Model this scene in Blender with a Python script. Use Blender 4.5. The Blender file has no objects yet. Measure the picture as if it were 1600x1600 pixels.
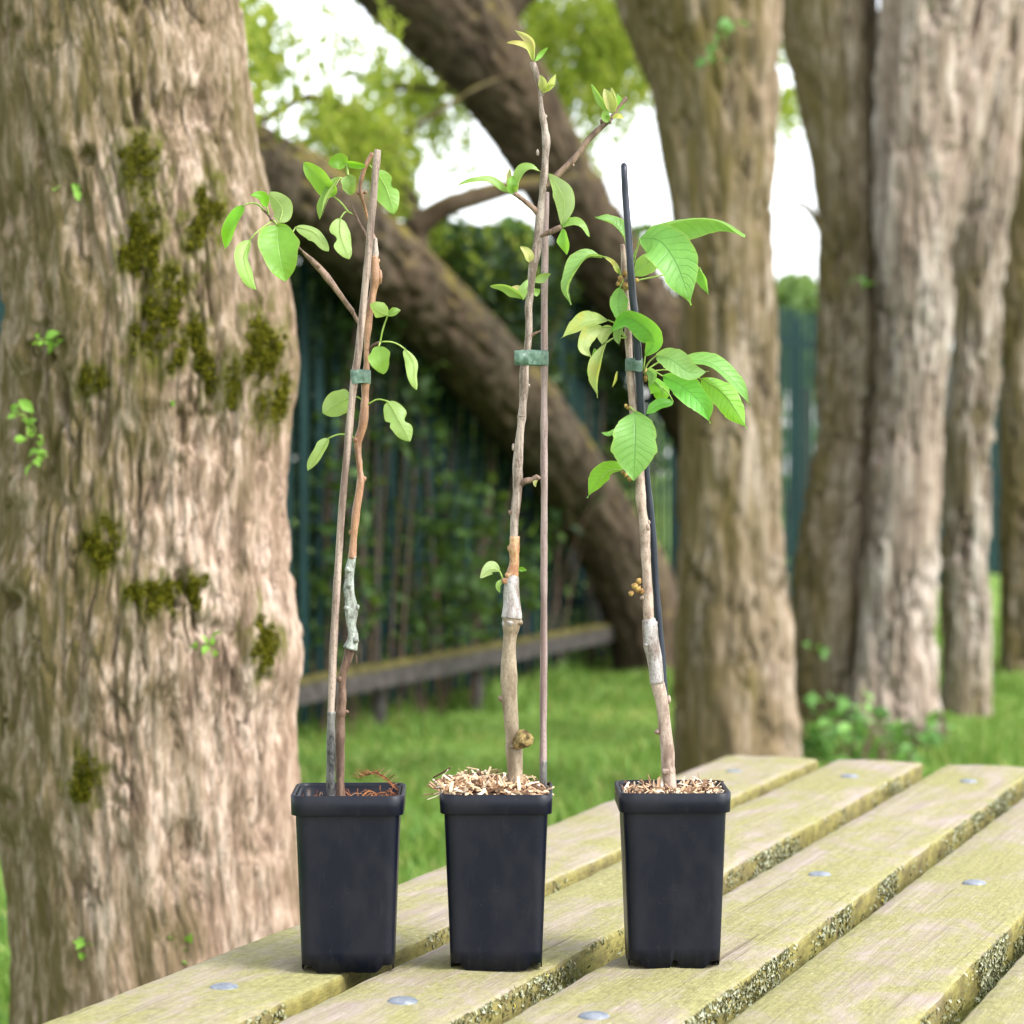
import bpy, math, random
import numpy as np
from mathutils import Vector

random.seed(7)
RNG = np.random.default_rng(11)
rad = math.radians

# ------------------------------------------------------------------ camera, sky, sun, exposure
sc = bpy.context.scene
COL = sc.collection
CAM_Z = 1.0                      # lens height above the lawn, metres
FPX = 4000.0                     # focal length in pixels of the 1600 px wide photograph (90 mm lens)
HOR = 735.0                      # row of the horizon
cam_d = bpy.data.cameras.new('camera')
cam = bpy.data.objects.new('camera', cam_d)
COL.objects.link(cam)
cam.location = (0, 0, CAM_Z)
cam.rotation_euler = (rad(90), 0, 0)
cam_d.sensor_width = 36
cam_d.lens = 36 * FPX / 1600
cam_d.shift_y = -(800 - HOR) / 1600
cam_d.clip_start = 0.05
cam_d.clip_end = 2000
cam_d.dof.use_dof = True
cam_d.dof.focus_distance = 2.07
cam_d.dof.aperture_fstop = 8.7
cam_d.dof.aperture_blades = 9
sc.camera = cam

SUN_EL, SUN_AZ = 42.0, 120.0     # azimuth measured from +Y (view direction) clockwise to +X
world = bpy.data.worlds.new('World')
sc.world = world
world.use_nodes = True
wn, wl = world.node_tree.nodes, world.node_tree.links
wn.clear()
sky = wn.new('ShaderNodeTexSky')
sky.sky_type = 'NISHITA'
sky.sun_disc = False
sky.sun_elevation = rad(SUN_EL)
sky.sun_rotation = rad(SUN_AZ)
sky.air_density = 1.0
sky.dust_density = 1.2
sky.ozone_density = 1.0
hs = wn.new('ShaderNodeHueSaturation')
hs.inputs['Saturation'].default_value = 0.22
bg = wn.new('ShaderNodeBackground')
bg.inputs['Strength'].default_value = 0.15
wo = wn.new('ShaderNodeOutputWorld')
wl.new(sky.outputs[0], hs.inputs['Color'])
wl.new(hs.outputs[0], bg.inputs['Color'])
wl.new(bg.outputs[0], wo.inputs['Surface'])

sun_d = bpy.data.lights.new('sun', 'SUN')
sun = bpy.data.objects.new('sun', sun_d)
COL.objects.link(sun)
sun_d.energy = 1.15
sun_d.angle = rad(22)
sun_d.color = (1.0, 0.965, 0.91)
a, e = rad(SUN_AZ), rad(SUN_EL)
to_sun = Vector((math.sin(a) * math.cos(e), math.cos(a) * math.cos(e), math.sin(e)))
sun.rotation_euler = to_sun.to_track_quat('Z', 'Y').to_euler()

sc.view_settings.view_transform = 'Standard'
sc.view_settings.look = 'None'
sc.view_settings.exposure = 1.88
sc.view_settings.gamma = 1.0
sc.view_settings.use_curve_mapping = False
sc.render.engine = 'CYCLES'
sc.cycles.use_denoising = True
sc.cycles.max_bounces = 6
sc.cycles.diffuse_bounces = 3
sc.cycles.transparent_max_bounces = 8

# ------------------------------------------------------------------ helpers
def P(x, y, Y):
    """point of the place seen at photo pixel (x, y) when it stands Y metres away"""
    return np.array([(x - 800.0) / FPX * Y, Y, CAM_Z + (HOR - y) / FPX * Y])

def _hash(ix, iy, iz):
    h = (ix.astype(np.int64) * 374761393 + iy.astype(np.int64) * 668265263 + iz.astype(np.int64) * 2147483647) & 0xffffffff
    h = ((h ^ (h >> 13)) * 1274126177) & 0xffffffff
    h = h ^ (h >> 16)
    return (h & 0xffff) / 32767.5 - 1.0

def vnoise(x, y, z):
    ix, iy, iz = np.floor(x), np.floor(y), np.floor(z)
    fx, fy, fz = x - ix, y - iy, z - iz
    fx, fy, fz = [f * f * (3 - 2 * f) for f in (fx, fy, fz)]
    r = 0
    for dx in (0, 1):
        wx = fx if dx else 1 - fx
        for dy in (0, 1):
            wy = fy if dy else 1 - fy
            for dz in (0, 1):
                wz = fz if dz else 1 - fz
                r = r + wx * wy * wz * _hash(ix + dx, iy + dy, iz + dz)
    return r

def fbm(x, y, z, o=3):
    r, amp, f = 0, 0.5, 1.0
    for i in range(o):
        r = r + amp * vnoise(x * f + 17.3 * i, y * f - 5.1 * i, z * f + 9.7 * i)
        amp *= 0.5
        f *= 2.03
    return r

def ridged(x, y, z):
    return 1 - 2 * np.abs(vnoise(x, y, z))

def spline(pts, n):
    """Catmull-Rom through pts (any number of columns), n samples evenly spaced by chord"""
    p = np.asarray(pts, float)
    if len(p) == 2:
        t = np.linspace(0, 1, n)[:, None]
        return p[0] * (1 - t) + p[1] * t
    q = np.vstack([2 * p[0] - p[1], p, 2 * p[-1] - p[-2]])
    d = np.concatenate([[0], np.cumsum(np.linalg.norm(np.diff(p[:, :3], axis=0), axis=1))])
    s = np.linspace(0, d[-1], n)
    k = np.clip(np.searchsorted(d, s, side='right') - 1, 0, len(p) - 2)
    u = ((s - d[k]) / np.maximum(d[k + 1] - d[k], 1e-9))[:, None]
    a0, a1, a2, a3 = q[k], q[k + 1], q[k + 2], q[k + 3]
    return 0.5 * (2 * a1 + (a2 - a0) * u + (2 * a0 - 5 * a1 + 4 * a2 - a3) * u ** 2 + (3 * a1 - a0 - 3 * a2 + a3) * u ** 3)

def frames(c):
    t = np.gradient(c, axis=0)
    t /= np.linalg.norm(t, axis=1)[:, None] + 1e-12
    n = np.zeros_like(t)
    ref = np.array([1.0, 0, 0]) if abs(t[0, 0]) < 0.8 else np.array([0, 1.0, 0])
    v = ref - t[0] * ref.dot(t[0])
    for i in range(len(c)):
        v = v - t[i] * v.dot(t[i])
        v = v / np.linalg.norm(v)
        n[i] = v
    return t, n, np.cross(t, n)

def tube(c, r, seg=12, disp=None, caps=True):
    """closed tube along centre line c with radii r; disp(cx, cy, s, i) adds to the radius"""
    c = np.asarray(c, float)
    r = np.asarray(r, float)
    n = len(c)
    t, u, v = frames(c)
    s = np.concatenate([[0], np.cumsum(np.linalg.norm(np.diff(c, axis=0), axis=1))])
    th = np.linspace(0, 2 * math.pi, seg, endpoint=False)
    R = np.repeat(r[:, None], seg, 1)
    if disp is not None:
        CX = R * np.cos(th)[None]
        CY = R * np.sin(th)[None]
        R = R + disp(CX, CY, np.repeat(s[:, None], seg, 1))
    V = c[:, None, :] + R[..., None] * (np.cos(th)[None, :, None] * u[:, None, :] + np.sin(th)[None, :, None] * v[:, None, :])
    V = V.reshape(-1, 3)
    i = np.arange(n - 1)[:, None] * seg
    j = np.arange(seg)[None]
    j2 = (j + 1) % seg
    F = np.stack([i + j, i + j2, i + seg + j2, i + seg + j], -1).reshape(-1, 4)
    if caps:
        V = np.vstack([V, c[0], c[-1]])
        a0, b0 = n * seg, n * seg + 1
        jj = np.arange(seg)
        k2 = (jj + 1) % seg
        T = [(a0, int(y), int(x)) for x, y in zip(jj, k2)] + [(b0, (n - 1) * seg + int(x), (n - 1) * seg + int(y)) for x, y in zip(jj, k2)]
        return V, [F, np.array(T)]
    return V, [F]

def join(parts):
    V, F, o = [], [], 0
    for v, fs in parts:
        V.append(v)
        F += [np.asarray(f) + o for f in fs]
        o += len(v)
    return np.vstack(V), F

def mesh(name, V, Fs, mat, smooth=True, uv=None):
    me = bpy.data.meshes.new(name)
    V = np.asarray(V, np.float32)
    if not isinstance(Fs, list):
        Fs = [Fs]
    Fs = [np.asarray(f, np.int32) for f in Fs if len(f)]
    me.vertices.add(len(V))
    me.vertices.foreach_set('co', V.ravel())
    loops = np.concatenate([f.ravel() for f in Fs])
    tot = np.concatenate([np.full(len(f), f.shape[1], np.int32) for f in Fs])
    me.loops.add(len(loops))
    me.loops.foreach_set('vertex_index', loops)
    me.polygons.add(len(tot))
    st = np.concatenate([[0], np.cumsum(tot)[:-1]]).astype(np.int32)
    me.polygons.foreach_set('loop_start', st)
    me.polygons.foreach_set('loop_total', tot)
    me.polygons.foreach_set('use_smooth', np.full(len(tot), smooth, bool))
    me.update(calc_edges=True)
    if uv is not None:
        l = me.uv_layers.new(name='UVMap')
        l.data.foreach_set('uv', np.asarray(uv, np.float32)[loops].ravel())
    me.validate()
    if mat is not None:
        me.materials.append(mat)
    return me

WLOC = {}

def wloc(o):
    return WLOC.get(o.name, np.zeros(3)) if o is not None else np.zeros(3)

def put(name, me, parent=None, loc=(0, 0, 0), rot=(0, 0, 0)):
    o = bpy.data.objects.new(name, me)
    COL.objects.link(o)
    o.parent = parent
    o.location = loc
    o.rotation_euler = rot
    WLOC[o.name] = wloc(parent) + np.array(loc, float)
    return o

def part(name, V, Fs, mat, parent=None, smooth=True, uv=None, local=False):
    """mesh object from world coordinates under parent"""
    V = np.asarray(V, float)
    if parent is not None and not local:
        V = V - wloc(parent)
    return put(name, mesh(name, V, Fs, mat, smooth, uv), parent)

def tag(o, label=None, cat=None, group=None, kind=None):
    if label: o['label'] = label
    if cat: o['category'] = cat
    if group: o['group'] = group
    if kind: o['kind'] = kind
    return o

def thing(name, loc, label, cat, group=None, rotz=0):
    o = put(name, None, None, tuple(float(x) for x in loc), (0, 0, rotz))
    o.empty_display_size = 0.1
    return tag(o, label, cat, group)

def box(x0, x1, y0, y1, z0, z1):
    V = np.array([(x, y, z) for z in (z0, z1) for y in (y0, y1) for x in (x0, x1)], float)
    F = np.array([(0, 2, 3, 1), (4, 5, 7, 6), (0, 1, 5, 4), (2, 6, 7, 3), (0, 4, 6, 2), (1, 3, 7, 5)])
    return V, [F]

def blob(c, r, n=10, m=7, rough=0.15, fr=3.0, seed=0.0):
    """uneven little lump with half-axes r"""
    th = np.linspace(0, 2 * math.pi, n, endpoint=False)
    ph = np.linspace(0, math.pi, m)
    D = np.array([(math.sin(p) * math.cos(t), math.sin(p) * math.sin(t), math.cos(p)) for p in ph for t in th])
    k = 1 + rough * vnoise(D[:, 0] * fr + seed, D[:, 1] * fr + 3.3, D[:, 2] * fr - seed)
    V = np.asarray(c) + D * k[:, None] * np.asarray(r)
    F = [(i * n + j, (i + 1) * n + j, (i + 1) * n + (j + 1) % n, i * n + (j + 1) % n) for i in range(m - 1) for j in range(n)]
    return V, [np.array(F)]

# ------------------------------------------------------------------ materials
class NT:
    def __init__(s, name):
        s.m = bpy.data.materials.new(name)
        s.m.use_nodes = True
        s.n, s.l = s.m.node_tree.nodes, s.m.node_tree.links
        s.n.clear()
        s.out = s.n.new('ShaderNodeOutputMaterial')
    def new(s, t, **kw):
        nd = s.n.new(t)
        for k, v in kw.items():
            setattr(nd, k, v)
        return nd
    def link(s, a, b):
        s.l.new(a, b)
    def coord(s, scale=(1, 1, 1), kind='Object'):
        tc = s.new('ShaderNodeTexCoord')
        mp = s.new('ShaderNodeMapping')
        mp.inputs['Scale'].default_value = scale
        s.link(tc.outputs[kind], mp.inputs['Vector'])
        return mp.outputs[0]
    def noise(s, vec, scale=1.0, detail=4, rough=0.55, dist=0.0):
        n = s.new('ShaderNodeTexNoise')
        n.inputs['Scale'].default_value = scale
        n.inputs['Detail'].default_value = detail
        n.inputs['Roughness'].default_value = rough
        n.inputs['Distortion'].default_value = dist
        s.link(vec, n.inputs['Vector'])
        return n.outputs['Fac']
    def ramp(s, fac, stops):
        r = s.new('ShaderNodeValToRGB')
        e = r.color_ramp.elements
        while len(e) < len(stops):
            e.new(0.5)
        for q, (p, c) in zip(e, stops):
            q.position = p
            q.color = c if len(c) == 4 else (*c, 1)
        s.link(fac, r.inputs[0])
        return r.outputs[0]
    def mask(s, fac, lo, hi):
        return s.ramp(fac, [(lo, (0, 0, 0)), (hi, (1, 1, 1))])
    def mix(s, fac, a, b):
        m = s.new('ShaderNodeMix', data_type='RGBA')
        for sock, v in ((m.inputs[0], fac), (m.inputs[6], a), (m.inputs[7], b)):
            if hasattr(v, 'is_linked'):
                s.link(v, sock)
            elif isinstance(v, (int, float)):
                sock.default_value = v
            else:
                sock.default_value = (*v, 1)
        return m.outputs[2]
    def math(s, op, a, b=None):
        m = s.new('ShaderNodeMath', operation=op)
        for i, v in enumerate((a, b)):
            if v is None: continue
            if hasattr(v, 'is_linked'): s.link(v, m.inputs[i])
            else: m.inputs[i].default_value = v
        return m.outputs[0]
    def bsdf(s, col, rough=0.8, spec=0.3, bump=None, bstr=0.3, bdist=0.01, metal=0.0):
        b = s.new('ShaderNodeBsdfPrincipled')
        if hasattr(col, 'is_linked'): s.link(col, b.inputs['Base Color'])
        else: b.inputs['Base Color'].default_value = (*col, 1)
        if hasattr(rough, 'is_linked'): s.link(rough, b.inputs['Roughness'])
        else: b.inputs['Roughness'].default_value = rough
        b.inputs['Specular IOR Level'].default_value = spec
        b.inputs['Metallic'].default_value = metal
        if bump is not None:
            bp = s.new('ShaderNodeBump')
            bp.inputs['Strength'].default_value = bstr
            bp.inputs['Distance'].default_value = bdist
            s.link(bump, bp.inputs['Height'])
            s.link(bp.outputs[0], b.inputs['Normal'])
        return b
    def done(s, shader):
        s.link(shader.outputs[0], s.out.inputs['Surface'])
        return s.m

def bark(name, c1, c2, c3, algae, alg=(0.45, 0.62), fr=40.0, side=None, bstr=0.5, topmoss=0.0, moss=None, stretch=0.13, lines=0.0):
    """ridged bark: streaky woody colours with an algal film that has its own patches (thicker on one side of the trunk)"""
    k = NT(name)
    v = k.coord((1, 1, stretch))
    v2 = k.coord((1, 1, 0.4))
    n1 = k.noise(v, fr, 3, 0.6, 0.8)
    n1b = k.noise(v, fr * 0.42, 3, 0.6, 0.5)
    n2 = k.noise(v2, 5.0, 6, 0.68)
    n3 = k.noise(v, fr * 2.6, 3, 0.7)
    sm = k.math('ADD', k.math('MULTIPLY', n1, 0.58), k.math('MULTIPLY', n1b, 0.42))
    col = k.ramp(sm, [(0.40, c1), (0.5, c2), (0.60, c3)])
    col = k.mix(k.math('MULTIPLY', k.mask(n3, 0.50, 0.60), 0.45), col, tuple(x * 0.8 for x in c1))
    if lines:                        # network of thin dark cracks between the plates
        vv = k.coord((1, 1, 0.24))
        for sc_, th, am in ((lines, 0.022, 0.75), (lines * 2.1, 0.03, 0.55)):
            nn = k.noise(vv, sc_, 2, 0.5, 1.1)
            d_ = k.math('ABSOLUTE', k.math('SUBTRACT', nn, 0.5))
            brk = k.mask(k.noise(v2, sc_ * 0.8, 2, 0.5), 0.42, 0.56)
            col = k.mix(k.math('MULTIPLY', k.math('MULTIPLY', k.ramp(d_, [(th * 0.3, (1, 1, 1)), (th, (0, 0, 0))]), brk), am), col, tuple(x * 0.42 for x in c1))
    f = n2
    if side is not None:  # olive film deepens leftwards: algae plus painted shade on the side facing away from the sun
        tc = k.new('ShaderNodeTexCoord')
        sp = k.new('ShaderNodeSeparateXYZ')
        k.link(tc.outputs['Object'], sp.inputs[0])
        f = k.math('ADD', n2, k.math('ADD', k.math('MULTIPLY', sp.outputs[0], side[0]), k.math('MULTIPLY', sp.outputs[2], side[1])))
    if topmoss:                      # film thickest along the upper side of a leaning stem
        g = k.new('ShaderNodeNewGeometry')
        s2 = k.new('ShaderNodeSeparateXYZ')
        k.link(g.outputs['Normal'], s2.inputs[0])
        f = k.math('ADD', f, k.math('MULTIPLY', s2.outputs[2], topmoss))
    big = k.noise(v2, 2.6, 4, 0.6)   # broad patches of pinker bark
    col = k.mix(k.math('MULTIPLY', k.mask(big, 0.45, 0.60), 0.4), col, tuple(0.5 * (a_ + b_) * q for a_, b_, q in zip(c2, c3, (1.10, 0.95, 0.88))))
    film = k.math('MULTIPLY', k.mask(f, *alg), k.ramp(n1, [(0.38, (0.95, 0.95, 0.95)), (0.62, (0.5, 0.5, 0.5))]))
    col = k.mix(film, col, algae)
    if moss:                         # thin green growth where moss patches spread over the bark
        at = k.new('ShaderNodeAttribute', attribute_name='moss')
        col = k.mix(k.math('MULTIPLY', at.outputs['Fac'], 0.85), col, k.ramp(n3, [(0.4, moss), (0.6, tuple(q * 1.9 for q in moss))]))
    return k.done(k.bsdf(col, 0.9, 0.15, k.math('ADD', n3, n1), bstr, 0.008))

M = {}
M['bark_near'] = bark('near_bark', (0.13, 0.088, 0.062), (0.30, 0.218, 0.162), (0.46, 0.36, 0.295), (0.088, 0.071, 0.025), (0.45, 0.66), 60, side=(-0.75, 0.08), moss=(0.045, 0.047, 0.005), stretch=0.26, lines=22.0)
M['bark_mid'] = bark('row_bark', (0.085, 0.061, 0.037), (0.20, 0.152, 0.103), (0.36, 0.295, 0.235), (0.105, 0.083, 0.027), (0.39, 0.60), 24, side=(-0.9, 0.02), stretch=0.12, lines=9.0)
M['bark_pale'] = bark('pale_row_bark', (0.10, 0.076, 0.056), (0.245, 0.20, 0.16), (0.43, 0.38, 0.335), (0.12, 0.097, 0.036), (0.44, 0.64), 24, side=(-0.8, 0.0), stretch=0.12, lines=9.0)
M['bark_willow'] = bark('willow_bark', (0.030, 0.021, 0.014), (0.068, 0.050, 0.034), (0.112, 0.086, 0.060), (0.165, 0.135, 0.020), (0.58, 0.86), 16, topmoss=0.42, stretch=0.4)

def leafmat(name, top, under, vein, veins=9, vein_amt=0.5, trans=0.52, var=0.2, gloss=0.45, blotch=None, sidew=0.15):
    k = NT(name)
    uv = k.new('ShaderNodeUVMap')
    sp = k.new('ShaderNodeSeparateXYZ')
    k.link(uv.outputs[0], sp.inputs[0])
    au = k.math('ABSOLUTE', k.math('MULTIPLY', k.math('SUBTRACT', sp.outputs[0], 0.5), 2.0))
    nv = k.noise(k.coord((1, 1, 1)), 60, 2)
    ph = k.math('FRACT', k.math('MULTIPLY', k.math('ADD', k.math('SUBTRACT', sp.outputs[1], k.math('MULTIPLY', au, 0.16)), k.math('MULTIPLY', nv, 0.11)), float(veins)))
    d = k.math('ABSOLUTE', k.math('SUBTRACT', ph, 0.5))
    side = k.mask(d, 0.36, 0.5)
    mid = k.math('SUBTRACT', 1.0, k.mask(au, 0.015, 0.055))
    vm = k.math('MAXIMUM', mid, k.math('MULTIPLY', side, sidew))
    oi = k.new('ShaderNodeObjectInfo')
    nz = k.noise(k.coord((1, 1, 1)), 90, 3)
    val = k.math('ADD', k.math('MULTIPLY', k.math('SUBTRACT', oi.outputs['Random'], 0.5), var * 2), k.math('MULTIPLY', k.math('SUBTRACT', nz, 0.5), 0.5))
    hsv = k.new('ShaderNodeHueSaturation')
    geo = k.new('ShaderNodeNewGeometry')
    base = k.mix(geo.outputs['Backfacing'], top, under)
    if blotch:
        base = k.mix(k.mask(k.noise(k.coord((1, 1, 1)), 45, 3), 0.5, 0.68), base, blotch)
    k.link(base, hsv.inputs['Color'])
    k.link(k.math('ADD', val, 1.0), hsv.inputs['Value'])
    rn = k.math('FRACT', k.math('MULTIPLY', oi.outputs['Random'], 7.31))
    k.link(k.math('ADD', k.math('MULTIPLY', k.math('SUBTRACT', rn, 0.5), 0.035), 0.5), hsv.inputs['Hue'])
    k.link(k.math('ADD', k.math('MULTIPLY', rn, 0.25), 0.82), hsv.inputs['Saturation'])
    col = k.mix(k.math('MULTIPLY', vm, vein_amt), hsv.outputs[0], vein)
    col = k.mix(k.math('MULTIPLY', k.mask(k.noise(k.coord((1, 1, 1)), 520, 2), 0.70, 0.75), 0.55), col, (0.16, 0.12, 0.03))
    col = k.mix(k.math('MULTIPLY', k.mask(au, 0.86, 1.0), 0.35), col, (0.42, 0.50, 0.10))
    b = k.bsdf(col, k.math('ADD', k.math('MULTIPLY', nz, 0.25), gloss - 0.14), 0.5, k.math('ADD', k.math('MULTIPLY', nz, 0.8), vm), 0.4, -0.0012)
    tr = k.new('ShaderNodeBsdfTranslucent')
    yl = k.mix(0.35, col, (0.42, 0.62, 0.03))
    k.link(yl, tr.inputs['Color'])
    mx = k.new('ShaderNodeMixShader')
    mx.inputs[0].default_value = trans
    k.link(b.outputs[0], mx.inputs[1])
    k.link(tr.outputs[0], mx.inputs[2])
    return k.done(mx)

M['leaf_pear'] = leafmat('pear_leaf', (0.17, 0.38, 0.03), (0.30, 0.48, 0.11), (0.36, 0.52, 0.16), 8, 0.22)
M['leaf_apple'] = leafmat('apple_leaf', (0.19, 0.39, 0.05), (0.36, 0.50, 0.20), (0.38, 0.52, 0.2), 8, 0.25)
M['leaf_young'] = leafmat('young_leaf', (0.48, 0.50, 0.14), (0.58, 0.56, 0.25), (0.55, 0.5, 0.2), 7, 0.3, blotch=(0.50, 0.36, 0.13))
M['leaf_cherry'] = leafmat('cherry_leaf', (0.17, 0.42, 0.075), (0.20, 0.42, 0.04), (0.07, 0.22, 0.05), 11, 0.6, sidew=0.55)
M['leaf_pale'] = leafmat('pale_cherry_leaf', (0.42, 0.55, 0.16), (0.45, 0.53, 0.12), (0.25, 0.36, 0.06), 10, 0.5, sidew=0.4, blotch=(0.5, 0.46, 0.07))

def cloudmat(name, stops, trans=0.35):
    """foliage of many little leaves: every leaf has its own shade of the kind"""
    k = NT(name)
    g = k.new('ShaderNodeNewGeometry')
    col = k.ramp(g.outputs['Random Per Island'], stops)
    b = k.bsdf(col, 0.55, 0.3)
    tr = k.new('ShaderNodeBsdfTranslucent')
    k.link(k.mix(0.3, col, (0.35, 0.5, 0.03)), tr.inputs['Color'])
    mx = k.new('ShaderNodeMixShader')
    mx.inputs[0].default_value = trans
    k.link(b.outputs[0], mx.inputs[1])
    k.link(tr.outputs[0], mx.inputs[2])
    return k.done(mx)

def islandmat(name, stops, rough=0.85, spec=0.2):
    k = NT(name)
    g = k.new('ShaderNodeNewGeometry')
    col = k.ramp(g.outputs['Random Per Island'], stops)
    return k.done(k.bsdf(col, rough, spec))

M['willow_leaf'] = cloudmat('willow_leaf', [(0, (0.18, 0.24, 0.03)), (0.5, (0.29, 0.36, 0.05)), (1, (0.42, 0.43, 0.08))], 0.62)
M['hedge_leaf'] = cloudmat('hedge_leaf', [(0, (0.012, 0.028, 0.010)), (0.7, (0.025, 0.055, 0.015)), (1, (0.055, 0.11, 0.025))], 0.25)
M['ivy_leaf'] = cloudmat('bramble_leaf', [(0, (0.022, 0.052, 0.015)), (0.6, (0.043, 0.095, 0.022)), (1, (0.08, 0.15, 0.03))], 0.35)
M['weed_leaf'] = cloudmat('weed_leaf', [(0, (0.08, 0.19, 0.05)), (0.6, (0.14, 0.30, 0.07)), (1, (0.22, 0.42, 0.10))], 0.35)
M['far_leaf'] = cloudmat('far_leaf', [(0, (0.10, 0.16, 0.06)), (1, (0.20, 0.30, 0.10))], 0.4)
M['grass'] = cloudmat('grass_blade', [(0, (0.075, 0.17, 0.03)), (0.45, (0.14, 0.275, 0.045)), (0.85, (0.25, 0.36, 0.08)), (1, (0.40, 0.38, 0.13))], 0.35)
M['sprout_leaf'] = cloudmat('sprout_leaf', [(0, (0.14, 0.36, 0.04)), (1, (0.38, 0.55, 0.10))], 0.4)
M['moss'] = islandmat('moss', [(0, (0.04, 0.043, 0.004)), (0.6, (0.078, 0.077, 0.007)), (1, (0.135, 0.125, 0.015))], 1.0, 0.0)
M['lichen'] = islandmat('lichen', [(0, (0.07, 0.066, 0.028)), (0.3, (0.15, 0.15, 0.07)), (0.6, (0.27, 0.28, 0.17)), (0.92, (0.44, 0.45, 0.34)), (1, (0.36, 0.30, 0.05))], 0.9, 0.1)
M['chips'] = islandmat('bark_chips', [(0, (0.06, 0.03, 0.02)), (0.25, (0.22, 0.12, 0.07)), (0.55, (0.50, 0.33, 0.20)), (0.85, (0.72, 0.55, 0.36)), (1, (0.75, 0.68, 0.58))], 0.8, 0.2)
M['coir'] = islandmat('root_fibre', [(0, (0.10, 0.035, 0.02)), (0.5, (0.25, 0.09, 0.045)), (0.85, (0.42, 0.17, 0.06)), (1, (0.45, 0.34, 0.22))], 0.8, 0.2)

def simple(name, c1, c2, scale, rough=0.8, spec=0.3, stretch=(1, 1, 1), bstr=0.4, bdist=0.003, lo=0.43, hi=0.57, det=5):
    k = NT(name)
    n = k.noise(k.coord(stretch), scale, det, 0.65)
    f = k.noise(k.coord(tuple(0.5 + 0.5 * q for q in stretch)), scale * 4.5, 3, 0.7)
    h = k.math('ADD', k.math('MULTIPLY', n, 0.7), k.math('MULTIPLY', f, 0.3))
    col = k.ramp(h, [(lo, c1), (hi, c2)])
    col = k.mix(k.math('MULTIPLY', k.mask(f, 0.56, 0.64), 0.6), col, tuple(q * 0.55 for q in c1))
    return k.done(k.bsdf(col, rough, spec, h, bstr, bdist))

M['soil'] = simple('potting_soil', (0.02, 0.012, 0.008), (0.09, 0.05, 0.03), 260, 0.95, 0.1, bstr=0.8)
M['twig_brown'] = simple('brown_twig_bark', (0.085, 0.052, 0.037), (0.235, 0.155, 0.11), 160, 0.6, 0.35, (1, 1, 0.25))
M['twig_orange'] = simple('orange_twig_bark', (0.17, 0.082, 0.045), (0.35, 0.19, 0.105), 140, 0.45, 0.5, (1, 1, 0.2), 0.2)
M['twig_grey'] = simple('grey_twig_bark', (0.12, 0.085, 0.065), (0.38, 0.315, 0.27), 150, 0.65, 0.3, (1, 1, 0.2), 0.3)
M['twig_olive'] = simple('olive_grey_bark', (0.15, 0.11, 0.07), (0.30, 0.24, 0.17), 110, 0.6, 0.35, (1, 1, 0.3), 0.3)
M['twig_cherry'] = simple('cherry_twig_bark', (0.18, 0.12, 0.09), (0.42, 0.33, 0.27), 130, 0.55, 0.4, (1, 1, 0.35), 0.3)
M['twig_dark'] = simple('dark_twig_bark', (0.07, 0.040, 0.028), (0.17, 0.105, 0.072), 120, 0.6, 0.3, (1, 1, 0.3), 0.2)
M['wax'] = simple('graft_wax', (0.25, 0.105, 0.04), (0.46, 0.30, 0.16), 150, 0.4, 0.5, (1, 1, 0.5), 0.5)
M['tape'] = simple('graft_tape', (0.13, 0.09, 0.07), (0.37, 0.345, 0.34), 120, 0.32, 0.6, (1, 1, 0.35), 0.8, 0.003, 0.42, 0.56)
M['tape_green'] = simple('weathered_graft_tape', (0.09, 0.085, 0.07), (0.36, 0.40, 0.35), 170, 0.45, 0.5, (1, 1, 0.5), 0.9, 0.003, 0.38, 0.58)
M['cut_wood'] = simple('cut_wood', (0.07, 0.045, 0.018), (0.34, 0.25, 0.10), 200, 0.8, 0.2, bstr=0.9)
M['bud'] = simple('bud_scale', (0.20, 0.10, 0.03), (0.42, 0.30, 0.09), 200, 0.6, 0.3)
M['stalk'] = simple('leaf_stalk', (0.20, 0.32, 0.05), (0.32, 0.42, 0.12), 100, 0.5, 0.3)
M['cane'] = simple('bamboo_cane', (0.12, 0.078, 0.06), (0.36, 0.28, 0.23), 130, 0.55, 0.35, (1, 1, 0.06), 0.3, 0.002)
M['cane_pink'] = simple('pinkish_cane', (0.17, 0.115, 0.103), (0.33, 0.25, 0.235), 150, 0.55, 0.35, (1, 1, 0.08), 0.2, 0.002)
M['cane_dirty'] = simple('mouldy_cane', (0.012, 0.013, 0.014), (0.26, 0.25, 0.23), 110, 0.5, 0.4, (1, 1, 0.3), 0.5, 0.002, 0.42, 0.7)
M['cane_black'] = simple('black_plastic_cane', (0.007, 0.010, 0.024), (0.014, 0.018, 0.036), 60, 0.38, 0.5, (1, 1, 0.2), 0.05)
M['bolt'] = simple('galvanised_bolt', (0.13, 0.15, 0.185), (0.22, 0.24, 0.275), 160, 0.42, 0.5, bstr=0.2)
M['rail_wood'] = simple('weathered_rail_wood', (0.03, 0.026, 0.024), (0.08, 0.07, 0.063), 18, 0.85, 0.2, (1, 1, 1), 0.3)
M['rail_moss'] = simple('mossy_board', (0.05, 0.045, 0.012), (0.11, 0.095, 0.03), 12, 0.95, 0.1, bstr=0.4)
M['stake_wood'] = simple('pale_stake_wood', (0.10, 0.075, 0.04), (0.24, 0.18, 0.10), 25, 0.85, 0.2)

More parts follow.
